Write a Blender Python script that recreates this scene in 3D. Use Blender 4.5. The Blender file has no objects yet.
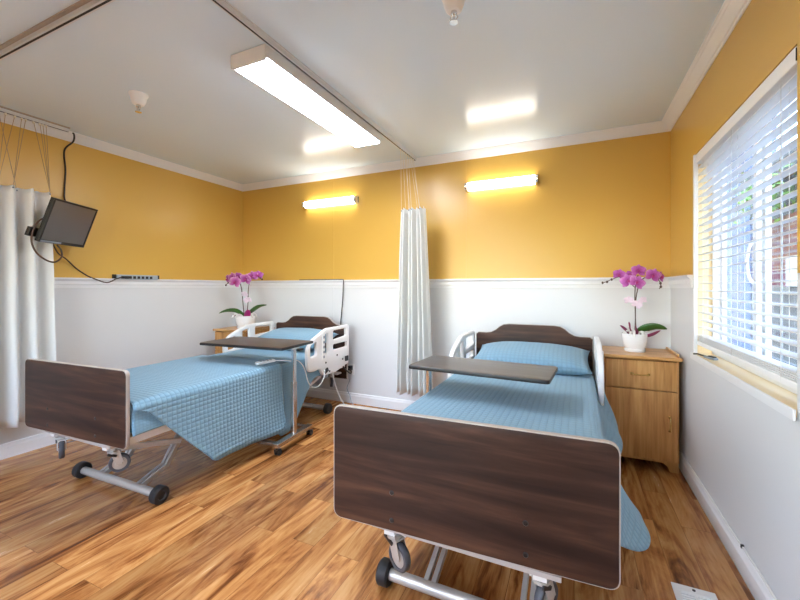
import bpy, bmesh, math, random
from mathutils import Vector, Matrix, noise
random.seed(7)
PI = math.pi
S = bpy.context.scene
C = S.collection

# ------------------------------------------------------------------ room numbers (metres)
D = 3.529          # back wall
XR = 0.673         # right wall
XL = -3.781        # left wall
YF = -1.7          # wall behind the camera
ZCEIL = 2.512
ZRAIL = 1.326      # top of the chair rail

# ------------------------------------------------------------------ materials
def new_mat(name):
    m = bpy.data.materials.new(name); m.use_nodes = True
    nt = m.node_tree
    b = nt.nodes['Principled BSDF']
    return m, nt, b

def N(nt, typ, **kw):
    n = nt.nodes.new(typ)
    for k, v in kw.items():
        setattr(n, k, v)
    return n

def lin(c):
    return tuple(((x/255)/12.92 if x/255 <= .04045 else ((x/255+.055)/1.055)**2.4) for x in c)+(1,)

def plain(name, rgb, rough=.5, metal=0, spec=.5, var=.04, scale=8, bump=0, bscale=60, coat=0):
    m, nt, b = new_mat(name)
    co = N(nt, 'ShaderNodeTexCoord')
    no = N(nt, 'ShaderNodeTexNoise'); no.inputs['Scale'].default_value = scale; no.inputs['Detail'].default_value = 4
    nt.links.new(co.outputs['Object'], no.inputs['Vector'])
    mr = N(nt, 'ShaderNodeMapRange'); mr.inputs['To Min'].default_value = 1-var; mr.inputs['To Max'].default_value = 1+var
    nt.links.new(no.outputs['Fac'], mr.inputs['Value'])
    mx = N(nt, 'ShaderNodeVectorMath', operation='SCALE'); mx.inputs[0].default_value = lin(rgb)[:3]
    nt.links.new(mr.outputs[0], mx.inputs['Scale'])
    nt.links.new(mx.outputs[0], b.inputs['Base Color'])
    b.inputs['Roughness'].default_value = rough; b.inputs['Metallic'].default_value = metal
    b.inputs['Specular IOR Level'].default_value = spec; b.inputs['Coat Weight'].default_value = coat
    b.inputs['Coat Roughness'].default_value = .15
    if bump:
        n2 = N(nt, 'ShaderNodeTexNoise'); n2.inputs['Scale'].default_value = bscale; n2.inputs['Detail'].default_value = 3
        nt.links.new(co.outputs['Object'], n2.inputs['Vector'])
        bp = N(nt, 'ShaderNodeBump'); bp.inputs['Strength'].default_value = bump; bp.inputs['Distance'].default_value = .002
        nt.links.new(n2.outputs['Fac'], bp.inputs['Height']); nt.links.new(bp.outputs[0], b.inputs['Normal'])
    return m

def wood(name, stops, axis='X', stretch=14, scale=3.0, rough=.35, coat=0, distort=1.5, vein=.5):
    """grain that runs along one object axis"""
    m, nt, b = new_mat(name)
    co = N(nt, 'ShaderNodeTexCoord')
    mp = N(nt, 'ShaderNodeMapping')
    sc = [scale*stretch]*3; sc['XYZ'.index(axis)] = scale
    mp.inputs['Scale'].default_value = sc
    nt.links.new(co.outputs['Object'], mp.inputs['Vector'])
    n1 = N(nt, 'ShaderNodeTexNoise'); n1.inputs['Scale'].default_value = .35; n1.inputs['Detail'].default_value = 6
    n1.inputs['Roughness'].default_value = .6; n1.inputs['Distortion'].default_value = distort
    nt.links.new(mp.outputs[0], n1.inputs['Vector'])
    n2 = N(nt, 'ShaderNodeTexNoise'); n2.inputs['Scale'].default_value = 1.6; n2.inputs['Detail'].default_value = 3
    nt.links.new(mp.outputs[0], n2.inputs['Vector'])
    mx = N(nt, 'ShaderNodeMath', operation='MULTIPLY_ADD'); mx.inputs[1].default_value = vein*.6; 
    nt.links.new(n2.outputs['Fac'], mx.inputs[0]); 
    sub = N(nt, 'ShaderNodeMath', operation='SUBTRACT'); sub.inputs[1].default_value = vein*.3
    nt.links.new(n1.outputs['Fac'], sub.inputs[0]); nt.links.new(sub.outputs[0], mx.inputs[2])
    cr = N(nt, 'ShaderNodeValToRGB')
    els = cr.color_ramp.elements
    while len(els) < len(stops): els.new(.5)
    for e, (p, c) in zip(els, stops): e.position = p; e.color = lin(c)
    nt.links.new(mx.outputs[0], cr.inputs['Fac']); nt.links.new(cr.outputs[0], b.inputs['Base Color'])
    b.inputs['Roughness'].default_value = rough; b.inputs['Coat Weight'].default_value = coat
    return m

def floor_mat():
    m, nt, b = new_mat('laminate_planks')
    co = N(nt, 'ShaderNodeTexCoord')
    sep = N(nt, 'ShaderNodeSeparateXYZ'); nt.links.new(co.outputs['Object'], sep.inputs[0])
    # planks run along Y: brick texture wants its rows along X, so swap
    cmb = N(nt, 'ShaderNodeCombineXYZ'); nt.links.new(sep.outputs['Y'], cmb.inputs['X']); nt.links.new(sep.outputs['X'], cmb.inputs['Y'])
    br = N(nt, 'ShaderNodeTexBrick'); br.offset = .37; br.offset_frequency = 2
    br.inputs['Scale'].default_value = 1; br.inputs['Brick Width'].default_value = .92; br.inputs['Row Height'].default_value = .127
    br.inputs['Mortar Size'].default_value = .0012; br.inputs['Mortar Smooth'].default_value = .3
    br.inputs['Color1'].default_value = (0, 0, 0, 1); br.inputs['Color2'].default_value = (1, 1, 1, 1); br.inputs['Mortar'].default_value = (.5, .5, .5, 1)
    nt.links.new(cmb.outputs[0], br.inputs['Vector'])
    # every plank gets its own offset into the grain
    off = N(nt, 'ShaderNodeVectorMath', operation='SCALE'); off.inputs['Scale'].default_value = 23.0
    nt.links.new(br.outputs['Color'], off.inputs[0])
    mp = N(nt, 'ShaderNodeMapping'); mp.inputs['Scale'].default_value = (7.0, 1.15, 1)
    nt.links.new(co.outputs['Object'], mp.inputs['Vector'])
    add = N(nt, 'ShaderNodeVectorMath', operation='ADD'); nt.links.new(mp.outputs[0], add.inputs[0]); nt.links.new(off.outputs[0], add.inputs[1])
    n1 = N(nt, 'ShaderNodeTexNoise'); n1.inputs['Scale'].default_value = 1.0; n1.inputs['Detail'].default_value = 7; n1.inputs['Roughness'].default_value = .62; n1.inputs['Distortion'].default_value = 2.2
    nt.links.new(add.outputs[0], n1.inputs['Vector'])
    mp2 = N(nt, 'ShaderNodeMapping'); mp2.inputs['Scale'].default_value = (9, .8, 1); nt.links.new(add.outputs[0], mp2.inputs['Vector'])
    n2 = N(nt, 'ShaderNodeTexNoise'); n2.inputs['Scale'].default_value = 1.2; n2.inputs['Detail'].default_value = 4
    nt.links.new(mp2.outputs[0], n2.inputs['Vector'])
    cr = N(nt, 'ShaderNodeValToRGB'); els = cr.color_ramp.elements
    stops = [(.26, (78, 40, 18)), (.36, (124, 73, 35)), (.46, (170, 111, 60)), (.56, (196, 139, 81)), (.74, (217, 168, 109))]
    while len(els) < len(stops): els.new(.5)
    for e, (p, c) in zip(els, stops): e.position = p; e.color = lin(c)
    s2 = N(nt, 'ShaderNodeMath', operation='MULTIPLY_ADD'); s2.inputs[1].default_value = .26; nt.links.new(n2.outputs['Fac'], s2.inputs[0])
    s1 = N(nt, 'ShaderNodeMath', operation='SUBTRACT'); s1.inputs[1].default_value = .13; nt.links.new(n1.outputs['Fac'], s1.inputs[0]); nt.links.new(s1.outputs[0], s2.inputs[2])
    nt.links.new(s2.outputs[0], cr.inputs['Fac'])
    # per plank tone
    sx = N(nt, 'ShaderNodeSeparateXYZ'); nt.links.new(br.outputs['Color'], sx.inputs[0])
    tr = N(nt, 'ShaderNodeMapRange'); tr.inputs['To Min'].default_value = .72; tr.inputs['To Max'].default_value = 1.1
    nt.links.new(sx.outputs['X'], tr.inputs['Value'])
    inv = N(nt, 'ShaderNodeMapRange'); inv.inputs['To Min'].default_value = 1; inv.inputs['To Max'].default_value = .55
    nt.links.new(br.outputs['Fac'], inv.inputs['Value'])
    mm = N(nt, 'ShaderNodeMath', operation='MULTIPLY'); nt.links.new(tr.outputs[0], mm.inputs[0]); nt.links.new(inv.outputs[0], mm.inputs[1])
    fin = N(nt, 'ShaderNodeVectorMath', operation='SCALE'); nt.links.new(cr.outputs[0], fin.inputs[0]); nt.links.new(mm.outputs[0], fin.inputs['Scale'])
    nt.links.new(fin.outputs[0], b.inputs['Base Color'])
    b.inputs['Roughness'].default_value = .24; b.inputs['Specular IOR Level'].default_value = .5
    rr = N(nt, 'ShaderNodeMapRange'); rr.inputs['To Min'].default_value = .17; rr.inputs['To Max'].default_value = .32
    nt.links.new(n1.outputs['Fac'], rr.inputs['Value']); nt.links.new(rr.outputs[0], b.inputs['Roughness'])
    bp = N(nt, 'ShaderNodeBump'); bp.inputs['Strength'].default_value = .12; bp.inputs['Distance'].default_value = .001
    nt.links.new(n2.outputs['Fac'], bp.inputs['Height']); nt.links.new(bp.outputs[0], b.inputs['Normal'])
    return m

def quilt_mat(name, rgb, cell=.029, strength=.8, cloth_rough=.75):
    m, nt, b = new_mat(name)
    uv = N(nt, 'ShaderNodeUVMap'); uv.uv_map = 'UVMap'
    sep = N(nt, 'ShaderNodeSeparateXYZ'); nt.links.new(uv.outputs[0], sep.inputs[0])
    outs = []
    for ax in 'XY':
        a = N(nt, 'ShaderNodeMath', operation='MULTIPLY'); a.inputs[1].default_value = PI/cell; nt.links.new(sep.outputs[ax], a.inputs[0])
        s_ = N(nt, 'ShaderNodeMath', operation='SINE'); nt.links.new(a.outputs[0], s_.inputs[0])
        ab = N(nt, 'ShaderNodeMath', operation='ABSOLUTE'); nt.links.new(s_.outputs[0], ab.inputs[0])
        pw = N(nt, 'ShaderNodeMath', operation='POWER'); pw.inputs[1].default_value = .45; nt.links.new(ab.outputs[0], pw.inputs[0])
        outs.append(pw.outputs[0])
    mu = N(nt, 'ShaderNodeMath', operation='MULTIPLY'); nt.links.new(outs[0], mu.inputs[0]); nt.links.new(outs[1], mu.inputs[1])
    bp = N(nt, 'ShaderNodeBump'); bp.inputs['Strength'].default_value = strength; bp.inputs['Distance'].default_value = .006
    nt.links.new(mu.outputs[0], bp.inputs['Height'])
    n2 = N(nt, 'ShaderNodeTexNoise'); n2.inputs['Scale'].default_value = 260; nt.links.new(uv.outputs[0], n2.inputs['Vector'])
    bp2 = N(nt, 'ShaderNodeBump'); bp2.inputs['Strength'].default_value = .2; bp2.inputs['Distance'].default_value = .001
    nt.links.new(n2.outputs['Fac'], bp2.inputs['Height']); nt.links.new(bp.outputs[0], bp2.inputs['Normal'])
    nt.links.new(bp2.outputs[0], b.inputs['Normal'])
    # the stitching thread is a touch darker than the cloth
    mr = N(nt, 'ShaderNodeMapRange'); mr.inputs['To Min'].default_value = .86; mr.inputs['To Max'].default_value = 1.03
    nt.links.new(mu.outputs[0], mr.inputs['Value'])
    sc = N(nt, 'ShaderNodeVectorMath', operation='SCALE'); sc.inputs[0].default_value = lin(rgb)[:3]; nt.links.new(mr.outputs[0], sc.inputs['Scale'])
    nt.links.new(sc.outputs[0], b.inputs['Base Color'])
    b.inputs['Roughness'].default_value = cloth_rough; b.inputs['Sheen Weight'].default_value = .15; b.inputs['Specular IOR Level'].default_value = .25
    return m

def emit(name, rgb, strength):
    m, nt, b = new_mat(name)
    b.inputs['Base Color'].default_value = (.9, .9, .9, 1)
    b.inputs['Emission Color'].default_value = lin(rgb); b.inputs['Emission Strength'].default_value = strength
    return m

def curtain_mat(name, rgb, transl=.25):
    m, nt, b = new_mat(name)
    b.inputs['Base Color'].default_value = lin(rgb); b.inputs['Roughness'].default_value = .85; b.inputs['Specular IOR Level'].default_value = .2
    t = N(nt, 'ShaderNodeBsdfTranslucent'); t.inputs['Color'].default_value = lin(rgb)
    mx = N(nt, 'ShaderNodeMixShader'); mx.inputs[0].default_value = transl
    out = nt.nodes['Material Output']
    nt.links.new(b.outputs[0], mx.inputs[1]); nt.links.new(t.outputs[0], mx.inputs[2]); nt.links.new(mx.outputs[0], out.inputs[0])
    co = N(nt, 'ShaderNodeTexCoord'); w = N(nt, 'ShaderNodeTexNoise'); w.inputs['Scale'].default_value = 180
    nt.links.new(co.outputs['Object'], w.inputs['Vector'])
    bp = N(nt, 'ShaderNodeBump'); bp.inputs['Strength'].default_value = .15; bp.inputs['Distance'].default_value = .001
    nt.links.new(w.outputs['Fac'], bp.inputs['Height']); nt.links.new(bp.outputs[0], b.inputs['Normal'])
    return m

def glass_mat():
    m, nt, b = new_mat('window_glass')
    nt.nodes.remove(b)
    tr = N(nt, 'ShaderNodeBsdfTransparent'); tr.inputs[0].default_value = (.95, .97, .97, 1)
    gl = N(nt, 'ShaderNodeBsdfGlossy'); gl.inputs['Roughness'].default_value = .02
    lw = N(nt, 'ShaderNodeLayerWeight'); lw.inputs['Blend'].default_value = .5
    fr = N(nt, 'ShaderNodeMath', operation='POWER'); fr.inputs[1].default_value = 5; nt.links.new(lw.outputs['Facing'], fr.inputs[0])
    mx = N(nt, 'ShaderNodeMixShader')
    nt.links.new(fr.outputs[0], mx.inputs[0]); nt.links.new(tr.outputs[0], mx.inputs[1]); nt.links.new(gl.outputs[0], mx.inputs[2])
    nt.links.new(mx.outputs[0], nt.nodes['Material Output'].inputs[0])
    return m

def brick_mat(name, c1, c2, mortar, w=.2, h=.07, ms=.008, swap=True):
    m, nt, b = new_mat(name)
    co = N(nt, 'ShaderNodeTexCoord'); sep = N(nt, 'ShaderNodeSeparateXYZ'); nt.links.new(co.outputs['Object'], sep.inputs[0])
    cm = N(nt, 'ShaderNodeCombineXYZ'); nt.links.new(sep.outputs['Y' if swap else 'X'], cm.inputs['X']); nt.links.new(sep.outputs['Z'], cm.inputs['Y'])
    br = N(nt, 'ShaderNodeTexBrick'); br.inputs['Scale'].default_value = 1; br.inputs['Brick Width'].default_value = w; br.inputs['Row Height'].default_value = h
    br.inputs['Mortar Size'].default_value = ms
    br.inputs['Color1'].default_value = lin(c1); br.inputs['Color2'].default_value = lin(c2); br.inputs['Mortar'].default_value = lin(mortar)
    nt.links.new(cm.outputs[0], br.inputs['Vector']); nt.links.new(br.outputs['Color'], b.inputs['Base Color'])
    b.inputs['Roughness'].default_value = .85
    return m

M = {}
M['yellow'] = plain('yellow_wall_paint', (214, 171, 80), rough=.32, var=.015, scale=2, bump=.06, bscale=120)
M['white_wall'] = plain('white_wainscot_paint', (222, 223, 224), rough=.42, var=.01, scale=2, bump=.04, bscale=120)
M['ceiling'] = plain('satin_ceiling_paint', (223, 239, 250), rough=.2, spec=.5, var=.01, scale=1.5)
M['trim'] = plain('white_gloss_trim', (236, 237, 238), rough=.3, var=.01)
M['floor'] = floor_mat()
M['darkwood'] = wood('dark_walnut_laminate', [(.3, (34, 19, 14)), (.45, (50, 30, 22)), (.55, (65, 41, 30)), (.72, (86, 57, 42))], axis='X', stretch=12, scale=2.2, rough=.5)
M['darkwood'].node_tree.nodes['Principled BSDF'].inputs['Specular IOR Level'].default_value = .3
M['oak'] = wood('honey_oak_veneer', [(.3, (166, 112, 56)), (.5, (192, 138, 76)), (.7, (208, 158, 96))], axis='Z', stretch=16, scale=3, rough=.35, vein=.7)
M['oaktop'] = wood('honey_oak_veneer_flat', [(.3, (172, 120, 64)), (.5, (198, 146, 84)), (.7, (212, 164, 104))], axis='X', stretch=16, scale=3, rough=.32, vein=.7)
M['tabletop_dark'] = wood('dark_brown_table_laminate', [(.3, (44, 32, 29)), (.5, (58, 44, 39)), (.7, (74, 58, 51))], axis='X', stretch=14, scale=2.5, rough=.33)
M['tabletop_grey'] = wood('charcoal_table_laminate', [(.3, (70, 64, 63)), (.5, (84, 78, 76)), (.7, (98, 92, 90))], axis='X', stretch=14, scale=2.5, rough=.3)
M['black_edge'] = plain('black_edge_strip', (26, 25, 26), rough=.4)
M['edge'] = plain('pale_edge_band', (176, 166, 158), rough=.35)
M['silver'] = plain('silver_painted_steel', (186, 182, 176), rough=.35, metal=.35, var=.03)
M['white_metal'] = plain('white_painted_steel', (222, 220, 216), rough=.35)
M['chrome'] = plain('chrome', (215, 215, 215), rough=.12, metal=1, var=.02)
M['brushed'] = plain('brushed_steel', (196, 188, 178), rough=.2, metal=.95)
M['brass'] = plain('brass', (222, 184, 110), rough=.22, metal=.9)
M['rubber'] = plain('black_rubber', (34, 34, 36), rough=.6)
M['grey_rubber'] = plain('grey_rubber', (72, 74, 80), rough=.5)
M['black_plastic'] = plain('black_plastic', (24, 23, 24), rough=.35)
M['grey_plastic'] = plain('grey_plastic', (134, 144, 154), rough=.4)
M['strip_grey'] = plain('blue_grey_enamel', (168, 180, 190), rough=.35)
M['white_plastic'] = plain('white_plastic', (238, 238, 236), rough=.33)
M['cream_plastic'] = plain('cream_plastic', (228, 222, 204), rough=.4)
M['screen'] = plain('dark_glass_screen', (36, 29, 20), rough=.34, spec=1.0, coat=1)
M['screen'].node_tree.nodes['Principled BSDF'].inputs['Coat IOR'].default_value = 1.9; M['screen'].node_tree.nodes['Principled BSDF'].inputs['Coat Roughness'].default_value = .3
M['cord_black'] = plain('black_cord', (34, 28, 26), rough=.5)
M['cord_brown'] = plain('brown_cord', (74, 52, 36), rough=.5)
M['cord_white'] = plain('white_cord', (226, 226, 222), rough=.45)
M['chain'] = plain('aged_bead_chain', (172, 146, 104), rough=.4, metal=.4)
M['chain_pale'] = plain('pale_bead_chain', (226, 214, 186), rough=.4, metal=.2)
M['track'] = plain('painted_curtain_track', (214, 217, 220), rough=.3)
M['track_slot'] = plain('dark_track_slot', (40, 34, 30), rough=.6)
M['track_board'] = plain('taupe_track_board', (168, 158, 144), rough=.5)
M['quilt'] = quilt_mat('blue_waffle_quilt', (130, 168, 190), strength=.6)
M['blanket'] = quilt_mat('blue_smooth_blanket', (122, 162, 187), cell=.02, strength=.12)
M['mattress'] = plain('teal_mattress_ticking', (84, 140, 164), rough=.6)
M['curtain'] = curtain_mat('white_curtain_cloth', (244, 245, 244), .35)
M['glass'] = glass_mat()
M['blind'] = plain('white_blind_slat', (244, 244, 242), rough=.38)
M['sill'] = plain('cream_sill_paint', (236, 212, 166), rough=.4)
M['ceramic'] = plain('white_glazed_ceramic', (240, 240, 240), rough=.18)
M['petal'] = plain('magenta_orchid_petal', (196, 84, 176), rough=.55, var=.25, scale=40)
def petal_mat():
    m, nt, b = new_mat('orchid_petal'); co = N(nt, 'ShaderNodeTexCoord')
    ln = N(nt, 'ShaderNodeVectorMath', operation='LENGTH'); nt.links.new(co.outputs['Object'], ln.inputs[0])
    no = N(nt, 'ShaderNodeTexNoise'); no.inputs['Scale'].default_value = 90; nt.links.new(co.outputs['Object'], no.inputs['Vector'])
    ad = N(nt, 'ShaderNodeMath', operation='MULTIPLY_ADD'); ad.inputs[1].default_value = .03; nt.links.new(no.outputs['Fac'], ad.inputs[0]); nt.links.new(ln.outputs['Value'], ad.inputs[2])
    cr = N(nt, 'ShaderNodeValToRGB'); mr = N(nt, 'ShaderNodeMapRange'); mr.inputs['From Max'].default_value = .075; nt.links.new(ad.outputs[0], mr.inputs['Value'])
    e = cr.color_ramp.elements
    for _ in range(2): e.new(.5)
    for q, (p, c) in zip(e, [(.15, (112, 14, 78)), (.4, (158, 52, 136)), (.7, (184, 92, 172)), (1, (216, 154, 208))]): q.position = p; q.color = lin(c)
    nt.links.new(mr.outputs[0], cr.inputs[0]); nt.links.new(cr.outputs[0], b.inputs['Base Color']); b.inputs['Roughness'].default_value = .55
    return m
M['petal'] = petal_mat()
M['petal_deep'] = plain('deep_magenta_petal', (168, 30, 116), rough=.55, var=.2, scale=40)
M['petal_pale'] = plain('pale_pink_petal', (238, 216, 230), rough=.55, var=.06, scale=40)
M['leaf'] = plain('dark_orchid_leaf', (52, 92, 34), rough=.35, var=.2, scale=20)
M['leaf_plum'] = plain('plum_orchid_leaf', (132, 50, 84), rough=.4, var=.2, scale=20)
M['stem'] = plain('brown_green_stem', (84, 66, 58), rough=.5)
M['moss'] = plain('white_filler_moss', (226, 224, 220), rough=.8, bump=.5, bscale=40)
M['tube'] = emit('lit_ceiling_diffuser', (234, 241, 255), 22)
M['wall_tube'] = emit('lit_wall_lamp_tube', (255, 249, 238), 7)
M['blue_stucco'] = plain('blue_grey_stucco', (78, 94, 130), rough=.85)
M['red_brick'] = brick_mat('red_brick', (98, 42, 35), (78, 34, 29), (110, 102, 96))
M['grey_block'] = brick_mat('grey_stone_block', (82, 80, 78), (60, 58, 57), (112, 110, 108), w=.3, h=.12)
M['pale_block'] = plain('pale_concrete', (158, 155, 150), rough=.8)
M['dark_eave'] = plain('dark_timber', (44, 41, 40), rough=.7)
M['foliage'] = plain('garden_foliage', (96, 140, 52), rough=.5, var=.35, scale=9)
M['outground'] = plain('concrete_path', (112, 110, 106), rough=.85)
M['red_led'] = plain('red_plastic', (170, 40, 36), rough=.4)

# ------------------------------------------------------------------ mesh helpers
class MB:
    def __init__(self): self.bm = bmesh.new(); self.uv = None
    def _add(self, geom_verts, mat4):
        bmesh.ops.transform(self.bm, matrix=mat4, verts=geom_verts)
    def box(self, c, s, rot=None, mi=0):
        r = bmesh.ops.create_cube(self.bm, size=1)
        T = Matrix.Translation(c) @ (rot if rot is not None else Matrix.Identity(4)) @ Matrix.Diagonal((*s, 1))
        self._add(r['verts'], T)
        if mi:
            for f in set(f for v in r['verts'] for f in v.link_faces): f.material_index = mi
        return self
    def span(self, a, b, mi=0):
        return self.box([(a[i]+b[i])/2 for i in range(3)], [abs(b[i]-a[i]) for i in range(3)], mi=mi)
    def cyl(self, p0, p1, r0, r1=None, seg=20, caps=True):
        p0, p1 = Vector(p0), Vector(p1); d = p1-p0
        r = bmesh.ops.create_cone(self.bm, cap_ends=caps, segments=seg, radius1=r0, radius2=r0 if r1 is None else r1, depth=d.length)
        self._add(r['verts'], Matrix.Translation((p0+p1)/2) @ d.to_track_quat('Z', 'Y').to_matrix().to_4x4())
        return self
    def sphere(self, c, r, sc=(1, 1, 1), seg=14, rot=None):
        g = bmesh.ops.create_uvsphere(self.bm, u_segments=seg, v_segments=max(6, seg*2//3), radius=r)
        self._add(g['verts'], Matrix.Translation(c) @ (rot if rot is not None else Matrix.Identity(4)) @ Matrix.Diagonal((*sc, 1)))
        return self
    def ring(self, c, axis, prof, seg=28):
        """lathe: profile of (radius, height) about an axis through c"""
        q = Vector(axis).to_track_quat('Z', 'Y').to_matrix().to_4x4(); T = Matrix.Translation(c) @ q
        rows = []
        for (r, h) in prof:
            if r < 1e-5: rows.append([self.bm.verts.new(T @ Vector((0, 0, h)))])
            else: rows.append([self.bm.verts.new(T @ Vector((r*math.cos(2*PI*i/seg), r*math.sin(2*PI*i/seg), h))) for i in range(seg)])
        for a, b in zip(rows, rows[1:]):
            for i in range(seg):
                j = (i+1) % seg
                if len(a) == 1 and len(b) == 1: continue
                if len(a) == 1: self.bm.faces.new((a[0], b[i], b[j]))
                elif len(b) == 1: self.bm.faces.new((a[i], b[0], a[j]))
                else: self.bm.faces.new((a[i], b[i], b[j], a[j]))
        return self
    def tube(self, pts, r, seg=8, closed=False, smooth=0):
        pts = [Vector(p) for p in pts]
        if smooth: pts = catmull(pts, smooth)
        rs = r if isinstance(r, (list, tuple)) else [r]*len(pts)
        rows = []; up = None
        for i, p in enumerate(pts):
            t = (pts[min(i+1, len(pts)-1)]-pts[max(i-1, 0)])
            if t.length < 1e-9: t = Vector((0, 0, 1))
            t.normalize()
            if up is None:
                up = t.orthogonal()
            up = (up - t*up.dot(t))
            if up.length < 1e-6: up = t.orthogonal()
            up.normalize(); s_ = t.cross(up)
            rows.append([self.bm.verts.new(p + rs[min(i, len(rs)-1)]*(math.cos(2*PI*k/seg)*up+math.sin(2*PI*k/seg)*s_)) for k in range(seg)])
        for a, b in zip(rows, rows[1:]):
            for k in range(seg):
                j = (k+1) % seg; self.bm.faces.new((a[k], a[j], b[j], b[k]))
        self.bm.faces.new(rows[0][::-1]); self.bm.faces.new(rows[-1])
        return self
    def bar(self, pts, w, h):
        """square tube along a path of points"""
        for a, b in zip(pts, pts[1:]):
            a, b = Vector(a), Vector(b); d = b-a
            self.box((a+b)/2, (w, h, d.length+w*.6), d.to_track_quat('Z', 'Y').to_matrix().to_4x4())
        return self
    def prism(self, prof, axis, a, b):
        """profile of 2D points swept straight along an axis from a to b (profile axes are the other two in order)"""
        i = 'XYZ'.index(axis); o = [k for k in range(3) if k != i]
        rows = []
        for t in (a, b):
            row = []
            for (u, v) in prof:
                p = [0, 0, 0]; p[i] = t; p[o[0]] = u; p[o[1]] = v; row.append(self.bm.verts.new(p))
            rows.append(row)
        n = len(prof)
        for k in range(n):
            j = (k+1) % n; self.bm.faces.new((rows[0][k], rows[0][j], rows[1][j], rows[1][k]))
        self.bm.faces.new(rows[0][::-1]); self.bm.faces.new(rows[1])
        return self
    def grid(self, P, uvs=None):
        """P: rows of points"""
        vs = [[self.bm.verts.new(p) for p in row] for row in P]
        if uvs is not None and self.uv is None: self.uv = self.bm.loops.layers.uv.new('UVMap')
        for i in range(len(vs)-1):
            for j in range(len(vs[0])-1):
                f = self.bm.faces.new((vs[i][j], vs[i][j+1], vs[i+1][j+1], vs[i+1][j]))
                if uvs is not None:
                    for l, (a, b) in zip(f.loops, ((i, j), (i, j+1), (i+1, j+1), (i+1, j))): l[self.uv].uv = uvs[a][b]
        return self
    def build(self, name, mat, parent=None, smooth=False, bevel=0, bseg=2, solid=0, subd=0, loc=None, offset=1, recalc=True):
        if recalc: bmesh.ops.recalc_face_normals(self.bm, faces=self.bm.faces)
        me = bpy.data.meshes.new(name); self.bm.to_mesh(me); self.bm.free()
        for m in (mat if isinstance(mat, (list, tuple)) else [mat]): me.materials.append(m)
        o = bpy.data.objects.new(name, me); C.objects.link(o)
        if smooth is True:
            for p in me.polygons: p.use_smooth = True
        elif smooth:
            smooth_by_angle(me, smooth)
        if solid:
            md = o.modifiers.new('thickness', 'SOLIDIFY'); md.thickness = solid; md.offset = offset
        if subd:
            md = o.modifiers.new('subdivision', 'SUBSURF'); md.levels = subd; md.render_levels = subd
        if bevel:
            md = o.modifiers.new('bevel', 'BEVEL'); md.width = bevel; md.segments = bseg; md.limit_method = 'ANGLE'; md.angle_limit = .6
        if loc is not None: o.location = loc
        if parent is not None: o.parent = parent
        return o

def smooth_by_angle(me, ang):
    for p in me.polygons: p.use_smooth = True
    bm = bmesh.new(); bm.from_mesh(me)
    for e in bm.edges:
        if len(e.link_faces) == 2 and e.calc_face_angle(0) > ang: e.smooth = False
    bm.to_mesh(me); bm.free()

def catmull(pts, n):
    out = []
    P = [pts[0]]+list(pts)+[pts[-1]]
    for i in range(1, len(P)-2):
        p0, p1, p2, p3 = P[i-1], P[i], P[i+1], P[i+2]
        for k in range(n):
            t = k/n
            out.append(.5*((2*p1)+(p2-p0)*t+(2*p0-5*p1+4*p2-p3)*t*t+(3*p1-p0-3*p2+p3)*t**3))
    out.append(pts[-1])
    return out

def round_poly(pts, r, n=5):
    """2D polygon with rounded corners; r a number or one per corner"""
    out = []; L = len(pts)
    for i in range(L):
        p0, p, p1 = Vector(pts[i-1]), Vector(pts[i]), Vector(pts[(i+1) % L])
        rr = r[i] if isinstance(r, (list, tuple)) else r
        a = (p0-p); b = (p1-p); q = min(rr, a.length*.48, b.length*.48)
        a = p+a.normalized()*q; b = p+b.normalized()*q
        for k in range(n+1):
            t = k/n; out.append(tuple((1-t)**2*a+2*t*(1-t)*p+t*t*b))
    return out

def plate(name, loops, thick, mat, parent=None, plane='XZ', at=0, bevel=.004, bseg=2):
    """flat panel with holes: outline loops of 2D points, thickness centred on `at` along the third axis"""
    cu = bpy.data.curves.new(name, 'CURVE'); cu.dimensions = '2D'; cu.fill_mode = 'BOTH'
    cu.extrude = max(thick/2-bevel, .0001); cu.bevel_depth = bevel; cu.bevel_resolution = bseg; cu.offset = -bevel
    for lp in loops:
        sp = cu.splines.new('POLY'); sp.points.add(len(lp)-1); sp.use_cyclic_u = True
        for q, (x, y) in zip(sp.points, lp): q.co = (x, y, 0, 1)
    tmp = bpy.data.objects.new(name+'_tmp', cu); C.objects.link(tmp)
    dg = bpy.context.evaluated_depsgraph_get(); dg.update()
    me = bpy.data.meshes.new_from_object(tmp.evaluated_get(dg)); me.name = name
    bpy.data.objects.remove(tmp); bpy.data.curves.remove(cu)
    if plane == 'XZ': T = Matrix(((1, 0, 0, 0), (0, 0, -1, at), (0, 1, 0, 0), (0, 0, 0, 1)))
    elif plane == 'YZ': T = Matrix(((0, 0, 1, at), (1, 0, 0, 0), (0, 1, 0, 0), (0, 0, 0, 1)))
    else: T = Matrix.Translation((0, 0, at))
    me.transform(T)
    me.materials.clear(); me.materials.append(mat)
    bm = bmesh.new(); bm.from_mesh(me)
    bmesh.ops.remove_doubles(bm, verts=bm.verts, dist=1e-5); bmesh.ops.recalc_face_normals(bm, faces=bm.faces)
    bm.to_mesh(me); bm.free()
    smooth_by_angle(me, .6)
    o = bpy.data.objects.new(name, me); C.objects.link(o)
    if parent is not None: o.parent = parent
    return o

def tag(o, label, cat, group=None):
    o['label'] = label; o['category'] = cat
    if group: o['group'] = group
    return o

def thing(name, label, cat, loc=(0, 0, 0), rz=0, group=None, rot=None):
    o = bpy.data.objects.new(name, None); C.objects.link(o); o.empty_display_size = .1
    o.location = loc; o.rotation_euler = rot if rot else (0, 0, rz)
    return tag(o, label, cat, group)

def struct(name, mb, mat, **kw):
    o = mb.build(name, mat, **kw); o['kind'] = 'structure'
    return o

def kids(o): return [c for c in bpy.data.objects if c.parent == o]
def dup(o, parent=None):
    c = o.copy(); C.objects.link(c)
    if parent is not None: c.parent = parent
    for k in kids(o):
        dup(k, c)
    return c

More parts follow.
